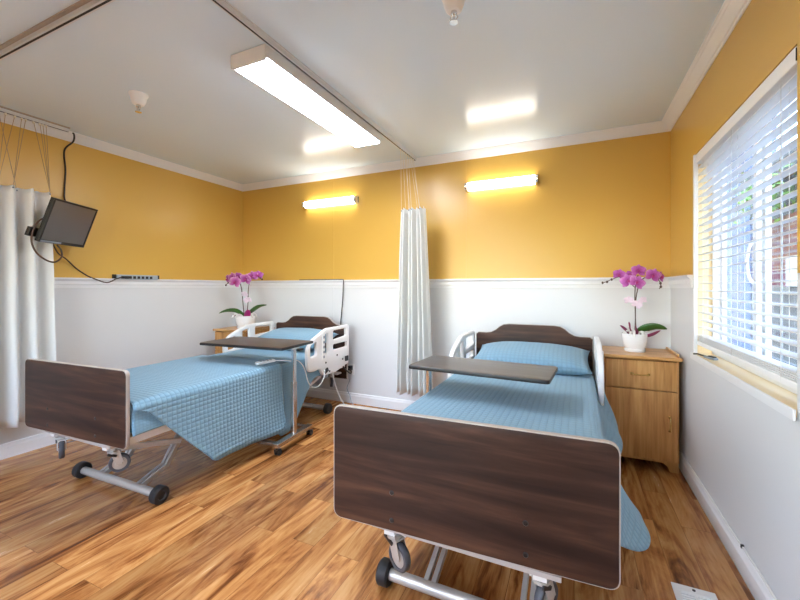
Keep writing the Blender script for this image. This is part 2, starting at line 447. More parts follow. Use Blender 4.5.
# ------------------------------------------------------------------ SETTING
T = .1
WY0, WY1, WZ0, WZ1 = 1.70, 2.89, .845, 2.06          # window opening in the right wall
ZS = ZRAIL-.03
b = MB(); b.span((XL-T, YF-T, -.1), (XR+T, D+T, 0)); struct('floor', b, M['floor'])
b = MB(); b.span((XL-T, YF-T, ZCEIL), (XR+T, D+T, ZCEIL+.1)); struct('ceiling', b, M['ceiling'])
WM = [M['white_wall'], M['yellow']]
b = MB(); b.span((XL-T, D, 0), (XR+T, D+T, ZS)); b.span((XL-T, D, ZS), (XR+T, D+T, ZCEIL), 1); struct('wall_back', b, WM)
b = MB(); b.span((XL-T, YF, 0), (XL, D, ZS)); b.span((XL-T, YF, ZS), (XL, D, ZCEIL), 1); struct('wall_left', b, WM)
b = MB()
FX0, FX1 = -2.9, -.5                                 # opening for the added fill window, unseen behind the camera
b.span((XL-T, YF-T, 0), (XR+T, YF, WZ0))
for x0, x1 in ((XL-T, FX0), (FX1, XR+T)):
    b.span((x0, YF-T, WZ0), (x1, YF, ZS)); b.span((x0, YF-T, ZS), (x1, YF, WZ1), 1)
b.span((XL-T, YF-T, WZ1), (XR+T, YF, ZCEIL), 1)
struct('wall_front', b, WM)
b = MB()
b.span((XR, YF, 0), (XR+T, D, WZ0-.03))
for y0, y1 in ((YF, WY0), (WY1, D)):
    b.span((XR, y0, WZ0-.03), (XR+T, y1, ZS)); b.span((XR, y0, ZS), (XR+T, y1, WZ1), 1)
b.span((XR, YF, WZ1), (XR+T, D, ZCEIL), 1)
struct('wall_right', b, WM)

# crown moulding, chair rail, baseboards: profiles swept along each wall (u = distance from the wall, v = height)
crown = [(0, -.066), (.006, -.066), (.012, -.058), (.018, -.056), (.03, -.043), (.045, -.026), (.052, -.018), (.058, -.016), (.064, -.008), (.07, -.006), (.07, 0), (0, 0)]
rail = [(0, -.085), (.008, -.085), (.010, -.06), (.016, -.055), (.016, -.028), (.022, -.02), (.03, -.012), (.03, 0), (0, 0)]
basep = [(0, 0), (.016, 0), (.016, .078), (.011, .09), (.008, .104), (0, .108)]
def sweep(name, prof, z, side, a, bb, mat):
    m = MB()
    if side == 'back': m.prism([(D-u, z+v) for u, v in prof], 'X', a, bb)
    elif side == 'left': m.prism([(XL+u, z+v) for u, v in prof], 'Y', a, bb)
    elif side == 'right': m.prism([(XR-u, z+v) for u, v in prof], 'Y', a, bb)
    return struct(name, m, mat)
sweep('trim_1', crown, ZCEIL, 'back', XL, XR, M['trim'])
sweep('trim_2', crown, ZCEIL, 'left', YF, D, M['trim'])
sweep('trim_3', crown, ZCEIL, 'right', YF, D, M['trim'])
sweep('trim_4', rail, ZRAIL, 'back', XL, XR, M['trim'])
sweep('trim_5', rail, ZRAIL, 'left', YF, D, M['trim'])
sweep('trim_6', rail, ZRAIL, 'right', WY1+.03, D, M['trim'])
sweep('trim_7', rail, ZRAIL, 'right', YF, WY0-.17, M['trim'])
sweep('baseboard_back', basep, 0, 'back', XL, XR, M['trim'])
sweep('baseboard_left', basep, 0, 'left', YF, D, M['trim'])
sweep('baseboard_right', basep, 0, 'right', YF, D, M['trim'])
# thin batten strips over the panel joints of the back wall
for i, x in enumerate((-.94, -2.43)):
    b = MB(); b.span((x-.012, D-.003, ZRAIL), (x+.012, D, ZCEIL-.066)); struct('trim_%d' % (8+i), b, M['yellow'])
    b = MB(); b.span((x-.010, D-.003, .108), (x+.010, D, ZRAIL-.085)); struct('trim_%d' % (10+i), b, M['white_wall'])

# window: sill, frame, sliding sashes, panes, grille
XW = XR+.085
b = MB(); b.span((XR-.012, WY0, WZ0-.03), (XR+.1, WY1-.001, WZ0), 0)
o = struct('trim_12', b, M['sill'], bevel=.003)
b = MB(); b.span((XR-.02, WY0-.025, WZ0-.036), (XR-.012, WY1+.008, WZ0+.002)); struct('trim_13', b, M['trim'], bevel=.002)
b = MB()
b.span((XR, WY1-.004, WZ0), (XR+.1, WY1+.0, WZ1)); struct('trim_14', b, M['sill'])       # painted far reveal
b = MB(); b.span((XR-.006, WY1-.012, WZ0), (XR+.012, WY1+.008, WZ1)); struct('trim_15', b, M['trim'])   # bead at the far edge
win = bpy.data.objects.new('window_1', None); C.objects.link(win); win['kind'] = 'structure'
win.location = (XW, (WY0+WY1)/2, WZ0)
hw = (WY1-WY0)/2; hh = WZ1-WZ0
def frame_ring(y0, y1, z0, z1, w, x0, x1):
    m = MB()
    m.span((x0, y0, z0), (x1, y0+w, z1)); m.span((x0, y1-w, z0), (x1, y1, z1))
    m.span((x0, y0+w, z0), (x1, y1-w, z0+w)); m.span((x0, y0+w, z1-w), (x1, y1-w, z1))
    return m
frame_ring(-hw, hw-.004, 0, hh, .035, 0, .06).build('window_frame', M['trim'], win, bevel=.003)
for (y0, y1, x0, nm) in ((-hw+.03, .03, .008, 'near'), (-.03, hw-.034, .032, 'far')):
    sa = frame_ring(y0, y1, .03, hh-.03, .035, x0, x0+.022).build('sash', M['trim'], win, bevel=.002)
    p = MB(); p.span((x0+.009, y0+.033, .063), (x0+.013, y1-.033, hh-.063)); p.build('pane', M['glass'], sa)
m = MB(); m.tube([(.004, .012, .42), (-.012, .014, .45), (-.018, .018, .52), (-.012, .014, .59), (.004, .012, .62)], .007, smooth=5)
m.build('latch_handle', M['white_plastic'], win, smooth=True)
m = MB()
for k in range(8): m.span((.070, -hw+.06+k*.153, .02), (.074, -hw+.064+k*.153, hh-.02))
for k in range(8): m.span((.0705, -hw+.02, .08+k*.15), (.0735, hw-.02, .084+k*.15))
m.build('window_grille', M['grey_plastic'], win)

fill_win = bpy.data.objects.new('fill_window', None); C.objects.link(fill_win); fill_win['kind'] = 'structure'  # added window in the unseen front wall, brings in fill daylight
fill_win.location = ((FX0+FX1)/2, YF-.085, WZ0); fill_win.rotation_euler = (0, 0, -PI/2)
fw = (FX1-FX0)/2
frame_ring(-fw+.002, fw-.002, 0, hh, .035, 0, .06).build('window_frame', M['trim'], fill_win, bevel=.003)
for (y0, y1, x0) in ((-fw+.03, .03, -.03+.038), (-.03, fw-.03, .032)):
    sa = frame_ring(y0, y1, .03, hh-.03, .035, x0, x0+.022).build('sash', M['trim'], fill_win, bevel=.002)
    p = MB(); p.span((x0+.009, y0+.033, .063), (x0+.013, y1-.033, hh-.063)); p.build('pane', M['glass'], sa)
# outdoors beyond the window
b = MB(); b.span((XR+.2, -3, -.4), (9, 14, -.3)); o = struct('ground', b, M['outground'])
b = MB(); b.span((2.0, 6.15, -.3), (2.25, 13, 3.6)); o = b.build('neighbour_wall', M['blue_stucco']); o['kind'] = 'structure'; 
b = MB(); b.span((2.0, 1.5, -.3), (2.25, 6.15, 1.25)); o = b.build('garden_wall', M['grey_block']); o['kind'] = 'structure'
b = MB(); b.span((2.02, 1.5, 1.25), (2.23, 6.15, 2.0)); o = b.build('brick_wall', M['red_brick']); o['kind'] = 'structure'
b = MB(); b.span((1.985, 4.75, 1.25), (2.02, 5.25, 1.55)); tag(b.build('concrete_block', M['pale_block'], bevel=.01), 'pale concrete block set against the red brick wall outside', 'block')
b = MB(); b.span((1.9, 1.5, 2.35), (3.4, 6.15, 2.6)); b.span((2.1, 1.5, 2.0), (2.2, 6.15, 2.35)); o = b.build('roof_eave', M['dark_eave']); o['kind'] = 'structure'
bu = MB()
rr = random.Random(3)
for k in range(260):
    p = Vector((rr.gauss(0, .16), rr.gauss(0, .28), rr.gauss(0, .13)))
    d = Vector((rr.uniform(-1, 1), rr.uniform(-1, 1), rr.uniform(-1, 1))).normalized()
    e = d.orthogonal().normalized()
    a_ = [p-d*.05, p+e*.018, p+d*.05, p-e*.018]
    vs = [bu.bm.verts.new(q) for q in a_]; bu.bm.faces.new(vs)
bush = thing('shrub', 'bright green shrub growing over the brick wall outside the window', 'shrub', (1.85, 5.35, 2.2))
bu.build('foliage', M['foliage'], bush, recalc=False)
m = MB(); m.tube([(0, 0, -2.5), (.03, .05, -1.2), (0, 0, 0)], .02, smooth=5); m.build('stem', M['stem'], bush)

# ------------------------------------------------------------------ blind
bl = thing('window_blind', 'white horizontal slat blind hanging in the window', 'window blind', (XR+.034, (WY0+WY1)/2, WZ0))
bw = hw-.014
m = MB(); m.span((-.034, -bw-.006, hh-.062), (.026, bw, hh-.004)); hr = m.build('headrail', M['blind'], bl, bevel=.004)
m = MB(); m.span((-.035, -bw-.009, hh-.055), (.02, -bw-.006, hh-.012)); m.build('end_cap', M['black_plastic'], hr)
m = MB(); zz = hh-.085; zs = []
while zz > .125: zs.append(zz); zz -= .044
zs += [.112, .104, .096, .088]
for z in zs:
    a = -.08
    m.box((0, 0, z), (.046, 2*bw, .003), Matrix.Rotation(a, 4, 'Y'))
m.build('slats', M['blind'], bl)
m = MB(); m.span((-.026, -bw, .052), (.026, bw, .08)); m.build('bottom_rail', M['blind'], bl, bevel=.005)
for y in (-bw+.12, .02, bw-.12):
    m = MB()
    for x in (-.025, .025): m.cyl((x, y, .06), (x, y, hh-.05), .0012, seg=6)
    m.cyl((0, y+.006, .06), (0, y+.006, hh-.05), .001, seg=6)
    m.build('ladder_cord', M['cord_white'], bl)
m = MB(); m.cyl((-.03, bw-.03, .4), (-.03, bw-.03, hh-.06), .004, seg=8); m.build('tilt_wand', M['white_plastic'], bl)

# thing lying on the sill
cl = thing('window_clip', 'small grey and black clip lying on the window sill', 'clip', (XR+.02, 2.66, WZ0), rz=.3)
m = MB(); m.box((0, 0, .008), (.028, .085, .012)); m.build('body', M['grey_plastic'], cl, bevel=.004)
m = MB(); m.box((.002, -.01, .016), (.02, .045, .008)); m.build('clamp', M['black_plastic'], cl, bevel=.003)
m = MB(); m.tube([(0, .04, .01), (-.006, .08, .012), (.004, .12, .01), (0, .15, .005)], .0045, smooth=4); m.build('cord', M['cord_black'], cl, smooth=True)

# ------------------------------------------------------------------ ceiling light
def ceiling_light(x, y, label):
    t = thing('ceiling_light', label, 'ceiling light', (x, y, ZCEIL))
    L = .645
    m = MB(); m.span((-.1183, -L+.0135, -.0295), (.1183, L-.0135, 0)); m.build('housing', M['trim'], t, bevel=.004)
    prof = [(-.118, -.03), (-.116, -.070), (-.108, -.078), (.108, -.078), (.116, -.070), (.118, -.03)]
    m = MB(); m.prism(prof, 'Y', -L+.012, L-.012); m.build('diffuser', M['tube'], t, smooth=.5)
    for s_ in (-1, 1):
        m = MB(); m.span((s_*.1185, -L+.013, -.069), (s_*.124, L-.013, -.004)); m.build('side_panel', M['white_plastic'], t, bevel=.001)
    for s_ in (-1, 1):
        m = MB(); m.prism([(-.124, -.004), (-.123, -.074), (-.114, -.083), (.114, -.083), (.123, -.074), (.124, -.004)], 'Y', s_*(L-.014), s_*L)
        m.build('end_cap', M['white_plastic'], t, bevel=.003)
    return t
ceiling_light(-1.575, 2.145, 'long white fluorescent ceiling light, lit, beside the middle curtain track')
ceiling_light(-1.575, -.75, 'added long white fluorescent fill light at the unseen front end of the room')  # added copy of the fixture, out of view, brightens the room

# ------------------------------------------------------------------ wall lights
def wall_light(x0, x1, z, label):
    t = thing('wall_light', label, 'wall light', ((x0+x1)/2, D, z), group=None)
    w = (x1-x0)/2
    m = MB(); m.span((-w, -.022, -.032), (w, 0, .032)); m.build('backplate', M['chrome'], t, bevel=.003)
    prof = [(-.02+(-.052*math.sin(a)), .04*math.cos(a)) for a in [PI*k/12 for k in range(13)]]
    m = MB(); m.prism(prof, 'X', -w+.022, w-.022); m.build('lamp_tube', M['wall_tube'], t, smooth=.5)
    for s_ in (-1, 1):
        pr = [(u*1.06-.0, v*1.08) for u, v in prof]+[(-.001, -.043), (-.001, .043)]
        m = MB(); m.prism(pr, 'X', s_*(w-.024), s_*w); m.build('end_cap', M['chrome'], t, bevel=.002)
    return t
wall_light(-2.80, -2.10, 2.182, 'lit wall lamp tube above the bed by the left corner')
wall_light(-.925, -.285, 2.184, 'lit wall lamp tube above the bed nearer the window')

# ------------------------------------------------------------------ sprinklers
def sprinkler(x, y, label):
    t = thing('fire_sprinkler', label, 'fire sprinkler', (x, y, ZCEIL+.002))
    m = MB(); m.ring((0, 0, 0), (0, 0, -1), [(0, 0), (.056, 0), (.056, .006), (.048, .02), (.043, .045), (.034, .066), (.026, .072), (0, .072)]); m.build('cover', M['white_plastic'], t, smooth=.6)
    m = MB(); m.cyl((0, 0, -.07), (0, 0, -.085), .014)
    for s_ in (-1, 1): m.tube([(s_*.01, 0, -.083), (s_*.017, 0, -.098), (s_*.004, 0, -.115)], .003)
    m.cyl((0, 0, -.085), (0, 0, -.112), .004); m.cyl((0, 0, -.114), (0, 0, -.118), .019); m.build('sprinkler_head', M['chrome'], t, smooth=.6)
sprinkler(-2.60, 1.56, 'white sprinkler head on the ceiling over the left bed')
sprinkler(-.475, 1.60, 'white sprinkler head on the ceiling over the right bed')

# ------------------------------------------------------------------ curtain tracks and curtains
def track(name, label, pts, board):
    t = thing(name, label, 'curtain track')
    m = MB()
    def strip(w, z0, z1, off=0):
        mm = MB(); P = [Vector(p) for p in pts]; rows = []
        for i, p in enumerate(P):
            d = (P[min(i+1, len(P)-1)]-P[max(i-1, 0)]).normalized(); n = Vector((-d.y, d.x, 0))
            rows.append([mm.bm.verts.new(p+n*(off+s_*w/2)+Vector((0, 0, z))) for s_, z in ((-1, z0), (1, z0), (1, z1), (-1, z1))])
        for a, c in zip(rows, rows[1:]):
            for k in range(4): j = (k+1) % 4; mm.bm.faces.new((a[k], a[j], c[j], c[k]))
        mm.bm.faces.new(rows[0][::-1]); mm.bm.faces.new(rows[-1])
        return mm
    if board: strip(board, ZCEIL-.008, ZCEIL-.0005).build('mounting_board', M['track_board'] if board > .05 else M['track'], t)
    strip(.026, ZCEIL-.03, ZCEIL-.006).build('rail', M['track'], t)
    strip(.009, ZCEIL-.0312, ZCEIL-.029, 0).build('slot', M['track_slot'], t)
    return t
pts = [(-3.66, 1.66, 0)]
for k in range(9):
    a = PI+ (PI/2)*k/8
    pts.append((-3.36+.30*math.cos(a), 1.27+.30*math.sin(a), 0))
pts.append((-1.44, .97, 0))
track('curtain_track', 'pale curtain track on a ceiling board, bending from the left wall across the room', pts, .06)
track('curtain_track', 'narrow straight curtain track running along the ceiling beside the long light', [(-1.41, -.9, 0), (-1.41, 3.44, 0)], .036)

def curtain(name, label, path_top, path_bot, ztop, zbot, chains, chain_mat, group=None):
    """cloth hung in folds between two equally long polylines"""
    t = thing(name, label, 'curtain', (path_top[len(path_top)//2][0], path_top[len(path_top)//2][1], 0))
    o0 = Vector(t.location)
    a = catmull([Vector((p[0], p[1], 0)) for p in path_top], 6); b_ = catmull([Vector((p[0], p[1], 0)) for p in path_bot], 6)
    nv = 30; P = []
    for j in range(nv+1):
        q = j/nv; row = []
        for i in range(len(a)):
            f = q**.8
            p = a[i].lerp(b_[i], f)
            z = ztop+(zbot-ztop)*q
            if j == 0: z -= .012*abs(math.sin(i*.52))
            p = p+Vector((noise.noise(Vector((i*.15, q*3, 1)))*.012*q, noise.noise(Vector((i*.15, q*3, 7)))*.012*q, 0))
            row.append(Vector((p.x, p.y, z))-o0)
        P.append(row)
    m = MB(); m.grid(P); m.build('cloth', M['curtain'], t, smooth=True, solid=.002, offset=0, recalc=False)
    g = MB()
    hem = []
    for (x0, y0, x1, y1) in chains:
        m = MB(); m.tube([Vector((x0, y0, ZCEIL-.028))-o0, Vector((x1, y1, ztop-.015))-o0], .0019, seg=6)
        m.build('hanging_chain', chain_mat, t)
    for (x0, y0, x1, y1) in chains:
        m = MB(); m.box(Vector((x0, y0, ZCEIL-.036))-o0, (.008, .012, .02)); m.build('glider', M['cream_plastic'], t)
        m = MB(); m.sphere(Vector((x1, y1, ztop-.022))-o0, .006); m.build('grommet', M['grey_plastic'], t)
    return t
# left wall curtain (its far edge shows in the photo)
n = 14; top = []; bot = []
for k in range(n+1):
    y = .78+(1.50-.78)*k/n
    s_ = -1 if k % 2 else 1
    top.append((-3.60+.045*s_, y)); bot.append((-3.585+.06*s_, .74+(1.535-.74)*k/n))
ch = []
for k in range(16):
    y0 = .93+.6*k/15+random.uniform(-.012, .012); j = max(0, min(n, round((y0-.78+random.uniform(-.12, .09))/(.72)*n)))
    y0 = max(1.02, min(1.52, y0))
    xx = -3.66 if y0 > 1.27 else -3.36-.30*math.cos(math.asin(min(1, max(-1, (1.27-y0)/.30))))
    ch.append((xx, y0, top[j][0], top[j][1]))
ch.append((-3.66, 1.5, top[n][0], top[n][1]))
curtain('privacy_curtain', 'white privacy curtain gathered along the left wall behind the wall mounted screen', top, bot, 1.965, .27, ch, M['chain'])
n = 13; top = []; bot = []
for k in range(n+1):
    s_ = -1 if k % 2 else 1
    top.append((-1.475+.245*k/n, 3.235+.04*s_+.02*math.sin(k*1.7))); bot.append((-1.525+.37*k/n, 3.225+.06*s_+.03*math.sin(k*1.7)))
ch = [(-1.41, 3.10+.042*k, top[min(n, 1+int(k*1.55))][0], top[min(n, 1+int(k*1.55))][1]) for k in range(8)]
curtain('privacy_curtain', 'white privacy curtain bunched at the back wall between the two beds', top, bot, 1.975, .27, ch, M['chain_pale'])

# ------------------------------------------------------------------ wall mounted screen
TL, TR = Vector((-3.345, 1.439, 1.88)), Vector((-3.545, 1.809, 1.88))
BLc = Vector((-3.445, 1.385, 1.57))
ux = (TR-TL).normalized(); uz = (TL-BLc).normalized(); un = ux.cross(uz) * -1
un = uz.cross(ux) * 1
# un must face the room (+X)
if un.x < 0: un = -un
w_, h_ = (TR-TL).length, (TL-BLc).length
ctr = TL+(TR-TL)/2-uz*h_/2
tv = thing('wall_television', 'small black television tilted on an arm on the left wall', 'television')
tv.matrix_world = Matrix(((ux.x, -un.x, uz.x, ctr.x), (ux.y, -un.y, uz.y, ctr.y), (ux.z, -un.z, uz.z, ctr.z), (0, 0, 0, 1)))
# local: x right, y away from viewer, z up
m = MB(); m.span((-w_/2, .004, -h_/2), (w_/2, .03, h_/2)); m.span((-w_*.32, .03, -h_*.36), (w_*.32, .052, h_*.25)); m.build('casing', M['black_plastic'], tv, bevel=.004)
m = frame_ring(0, 1, 0, 1, .1, 0, 1) if False else MB()
for (a0, a1, c0, c1) in ((-w_/2, w_/2, h_/2-.014, h_/2), (-w_/2, w_/2, -h_/2, -h_/2+.022), (-w_/2, -w_/2+.013, -h_/2+.022, h_/2-.014), (w_/2-.013, w_/2, -h_/2+.022, h_/2-.014)):
    m.span((a0, -.003, c0), (a1, .006, c1))
m.build('bezel', M['black_plastic'], tv, bevel=.002)
m = MB(); m.span((-w_/2+.012, .001, -h_/2+.021), (w_/2-.012, .0045, h_/2-.013)); m.build('screen', M['screen'], tv)
m = MB(); m.span((-w_/2+.01, -.0042, -h_/2+.004), (-.02, -.0028, -h_/2+.018)); m.build('label_strip', M['grey_plastic'], tv)
m = MB(); m.span((-w_/2-.035, .05, -h_/2+.02), (-w_/2+.05, .075, -h_/2+.085)); m.build('adapter', M['black_plastic'], tv, bevel=.003)
inv = tv.matrix_world.inverted()
m = MB()
wp = inv @ Vector((XL+.004, 1.66, 1.70)); wq = inv @ Vector((XL+.05, 1.66, 1.70)); cc = Vector((0, .052, 0))
m.tube([wp, wq, cc], .014); m.box(cc+Vector((0, .004, 0)), (.1, .012, .1))
m.build('mounting_arm', M['black_plastic'], tv)
m = MB(); m.span((XL, 1.61, 1.62), (XL+.012, 1.71, 1.78)); o = m.build('wall_plate', M['black_plastic'], tv); o.matrix_parent_inverse = inv

def cable(name, label, pts, r, mat, n=8, extra=None):
    m = MB(); m.tube(pts, r, seg=8, smooth=n)
    o = m.build(name, mat, smooth=True); tag(o, label, 'cable')
    return o
X1 = XL+.008
cable('television_cable', 'black cable running from the ceiling down to the wall television',
      [(X1+.03, 1.72, ZCEIL), (X1+.075, 1.715, 2.49), (X1+.075, 1.71, 2.43), (X1, 1.685, 2.36), (X1, 1.692, 2.2), (X1, 1.685, 2.05), (X1+.02, 1.68, 1.95), (-3.62, 1.67, 1.83), (-3.53, 1.64, 1.74)], .0065, M['cord_black'])
def on(px, py, X):   # a world point for a picture position on a plane parallel to the left wall, worked out beforehand
    s_, c_ = math.sin(.429), math.cos(.429); u = (px-400)/381.2; v = (286.9-py)/381.2
    r = Vector((-s_+c_*u, c_+s_*u, v)); return Vector((X, r.y*X/r.x, 1.25+v*X/r.x))
cable('loop_cable', 'brown cable looping out beside and below the wall television',
      [on(50, 219, -3.49), on(42, 219, -3.46), on(35, 226, -3.46), on(31.5, 240, -3.46), on(36, 252, -3.46), on(46, 260, -3.47), on(55, 262, -3.49), on(61.5, 257, -3.51), on(61, 250, -3.53), on(57, 245, -3.55)], .006, M['cord_brown'])
cable('strip_cable', 'thin brown cord drooping from the television to the power strip',
      [on(53, 244, -3.6), on(58, 253, -3.66), on(66, 259, -3.74), on(76, 268, X1), on(87, 275.5, X1), on(96, 279.3, X1+.03), on(107, 282.5, X1+.035), on(116, 279, X1+.04), on(122, 277, X1+.045)], .005, M['cord_brown'])
ps = thing('power_strip', 'grey metal power strip mounted above the left wall rail', 'power strip', (XL, 2.245, 1.338))
m = MB(); m.span((0, -.185, -.02), (.04, .185, .024)); m.build('case', M['strip_grey'], ps, bevel=.004)
for s_ in (-1, 1):
    m = MB(); m.span((0, s_*.185, -.021), (.03, s_*.207, .025)); m.build('bracket', M['cord_black'], ps, bevel=.003)
for k in range(6):
    m = MB(); m.span((.039, -.085+k*.038, -.012), (.0415, -.06+k*.038, .012)); m.build('socket', M['black_plastic'], ps)
m = MB(); m.span((.039, -.15, -.012), (.044, -.12, .012)); m.build('switch', M['black_plastic'], ps)
m = MB(); m.span((.0415, -.12, -.014), (.06, -.095, .012)); m.build('plug', M['black_plastic'], ps, bevel=.003)
cable('rail_cable', 'black cable lying along the back wall rail and dropping behind the bed',
      [(-2.88, D-.018, ZRAIL+.004), (-2.7, D-.018, ZRAIL+.004), (-2.4, D-.018, ZRAIL+.004), (-2.30, D-.018, ZRAIL+.005), (-2.274, D-.03, ZRAIL-.005), (-2.272, D-.035, ZRAIL-.06), (-2.285, D-.03, 1.1), (-2.30, D-.03, .95), (-2.312, D-.03, .8), (-2.29, D-.03, .6), (-2.24, D-.03, .48)], .0055, M['cord_black'])

# ------------------------------------------------------------------ beds
LH = 1.0975
def rect(x0, x1, y0, y1): return [(x0, y0), (x1, y0), (x1, y1), (x0, y1)]
def caster_part(par, x, y, z, turn=0, wheel_r=.05):
    c = MB(); c.cyl((0, 0, 0), (0, 0, -.03), .016); c.cyl((0, 0, -.022), (0, 0, -.034), .028)
    for s_ in (-1, 1):
        c.box((s_*.019, .018, -.06), (.004, .04, .075), Matrix.Rotation(.35, 4, 'X'))
    c.box((.0, .01, -.034), (.042, .05, .005))
    o = c.build('caster', M['silver'], par, bevel=.0015); o.location = (x, y, z); o.rotation_euler = (0, 0, turn)
    w = MB(); w.ring((-.014, .028, -.095), (1, 0, 0), [(.034, .002), (.046, .001), (wheel_r, .006), (wheel_r, .022), (.046, .027), (.034, .026)])
    wh = w.build('tyre', M['grey_rubber'], o, smooth=.7)
    w = MB(); w.ring((-.013, .028, -.095), (1, 0, 0), [(0, 0), (.012, -.002), (.014, .003), (.035, .004), (.035, .022), (.014, .023), (.012, .028), (0, .026)]); w.build('hub', M['silver'], o, smooth=.6)
    m = MB(); m.box((.024, -.006, -.04), (.006, .045, .012), Matrix.Rotation(-.4, 4, 'X')); m.build('brake_lever', M['black_plastic'], o)
    return o

def make_bed():
    r = thing('hospital_bed', '', 'hospital bed')
    # footboard
    fl = round_poly(rect(-.4575, .4575, .412, .815), .032, 6)
    fo = plate('footboard', [fl], .022, M['darkwood'], r, 'XZ', -LH+.011, bevel=.003)
    fo.matrix_local = Matrix.Translation((0, -LH, 0)) @ Matrix.Rotation(math.radians(1.6), 4, 'Z') @ Matrix.Translation((0, LH, 0))
    ring_o = round_poly(rect(-.461, .461, .4085, .8185), .0345, 6); ring_i = round_poly(rect(-.454, .454, .4155, .8115), .0285, 6)
    plate('edge_band', [ring_o, ring_i], .0185, M['edge'], fo, 'XZ', -LH+.0125, bevel=.0015)
    for x in (-.226, .212):
        for z in (.543, .448):
            m = MB(); m.ring((x, -LH, z), (0, -1, 0), [(0, .003), (.006, .003), (.009, 0), (.009, -.001)], seg=14); m.build('bolt', M['black_plastic'], fo)
    # headboard with stepped top
    hp = [(-.46, .30), (.46, .30), (.46, .835), (.44, .85), (.37, .85), (.33, .856), (.29, .878), (.26, .905), (.225, .925), (.18, .931), (-.18, .931), (-.225, .925), (-.26, .905), (-.29, .878), (-.33, .856), (-.37, .85), (-.44, .85), (-.46, .835)]
    ho = plate('headboard', [hp], .024, M['darkwood'], r, 'XZ', LH-.012, bevel=.003)
    cx_, cz_ = 0, .62
    op = [(x*1.009, cz_+(z-cz_)*1.014) for x, z in hp]; ip = [(x*.992, cz_+(z-cz_)*.988) for x, z in hp]
    plate('edge_band', [op, ip], .02, M['edge'], ho, 'XZ', LH-.012, bevel=.0015)
    # deck and frame
    m = MB()
    for s_ in (-1, 1): m.span((s_*.43-.018, -LH+.03, .425), (s_*.43+.018, LH-.03, .465))
    for y in (-LH+.05, -.45, .2, LH-.06): m.span((-.415, y-.02, .425), (.415, y+.02, .46))
    m.build('deck_frame', M['white_metal'], r, bevel=.003)
    m = MB(); m.span((-.41, -LH+.06, .46), (.41, LH-.08, .472)); m.build('deck_panel', M['silver'], r)
    m = MB(); m.span((-.32, -LH+.023, .384), (.31, -LH+.05, .40)); m.span((-.27, -LH+.023, .4), (-.235, -LH+.05, .56)); m.span((.21, -LH+.023, .4), (.245, -LH+.05, .56)); m.build('footboard_bracket', M['edge'], r, bevel=.002)
    m = MB(); m.span((-.3, LH-.07, .34), (.3, LH-.04, .37)); m.span((-.27, LH-.055, .37), (-.235, LH-.024, .56)); m.span((.21, LH-.055, .37), (.245, LH-.024, .56)); m.build('headboard_bracket', M['edge'], r, bevel=.002)
    for x, y, z, tn in ((-.255, -LH+.075, .372, 4.3), (.25, -LH+.075, .372, -.5), (-.27, LH-.055, .34, .4), (.33, LH-.10, .36, .7)):
        caster_part(r, x, y, z, tn)
    for a_, b_ in (((-.275, -LH+.03, .366), (-.235, -LH+.1, .384)), ((.23, -LH+.03, .366), (.27, -LH+.1, .384)), ((.29, LH-.14, .36), (.42, LH-.06, .374)), ((-.29, LH-.08, .334), (-.25, LH-.03, .344))):
        m = MB(); m.span(a_, b_); m.build('caster_mount', M['white_metal'], r)
    # roller bases
    for e in (-1, 1):
        y0 = e*(LH-.245)
        m = MB(); m.cyl((-.36, y0, .05), (.36, y0, .05), .023, seg=24); ba = m.build('base_bar', M['silver'], r, smooth=.6)
        for s_ in (-1, 1):
            m = MB(); m.ring((s_*.355, y0, .05), (s_, 0, 0), [(.02, 0), (.044, 0), (.05, .006), (.05, .042), (.043, .05), (.026, .051), (.022, .044), (0, .044)], seg=28); m.build('roller', M['rubber'], ba, smooth=.6)
        for s_ in (-1, 1):
            x = s_*.185
            m = MB()
            for dx in (-.016, .016):
                m.bar([(x+dx, y0, .055), (x+dx, y0-e*.17, .115), (x+dx, y0-e*.36, .40), (x+dx, y0-e*.36, .43)], .02, .026)
            m.build('base_leg', M['silver'], r, bevel=.002)
        for s_ in (-1, 1):
            x = s_*.225
            m = MB(); m.bar([(x, e*(LH-.09), .35), (x, y0-e*.24, .25)], .022, .03); m.build('support_arm', M['white_metal'], r, bevel=.002)
    m = MB(); m.cyl((0, -.55, .33), (0, .1, .36), .026); m.span((-.05, -.1, .31), (.05, .18, .42)); m.span((-.215, -.505, .385), (.215, -.475, .425)); m.build('lift_motor', M['white_plastic'], r)
    # mattress
    m = MB(); m.span((-.445, -LH+.035, .472), (.445, LH-.03, .612)); m.build('mattress', M['mattress'], r, bevel=.04, bseg=4)
    # assist rails
    out = [(.366, .70), (.372, .56), (.40, .508), (.46, .50), (.555, .51), (.605, .436), (.82, .43), (1.055, .478), (1.06, .845), (1.04, .868), (.655, .864), (.45, .786), (.40, .752)]
    holes = [round_poly([(.765, .742), (1.01, .758), (1.005, .835), (.765, .832)], .02, 4), round_poly([(.768, .645), (1.02, .648), (1.02, .70), (.765, .70)], .018, 4),
             round_poly([(.412, .632), (.505, .64), (.505, .765), (.412, .735)], .018, 4), round_poly([(.60, .64), (.69, .63), (.685, .825), (.578, .80)], .02, 4)]
    for s_ in (-1, 1):
        ra = plate('side_rail', [round_poly(out, .03, 4)]+holes, .034, M['white_plastic'], r, 'YZ', s_*.485, bevel=.009, bseg=3)
        m = MB()
        for k in range(5): m.cyl((s_*.50, .6, .80-k*.045), (s_*.507, .6, .80-k*.045), .007, seg=12)
        m.box((s_*.504, .60, .70), (.012, .04, .24)); m.build('control_pad', M['white_plastic'], ra, bevel=.003)
        m = MB()
        for k in range(5): m.box((s_*.5105, .60, .79-k*.045), (.003, .018, .022))
        m.build('buttons', M['grey_plastic'], ra)
        m = MB()
        for y, z in ((.64, .55), (.83, .59), (.93, .535), (.7, .46)): m.cyl((s_*.50, y, z), (s_*.506, y, z), .009, seg=12)
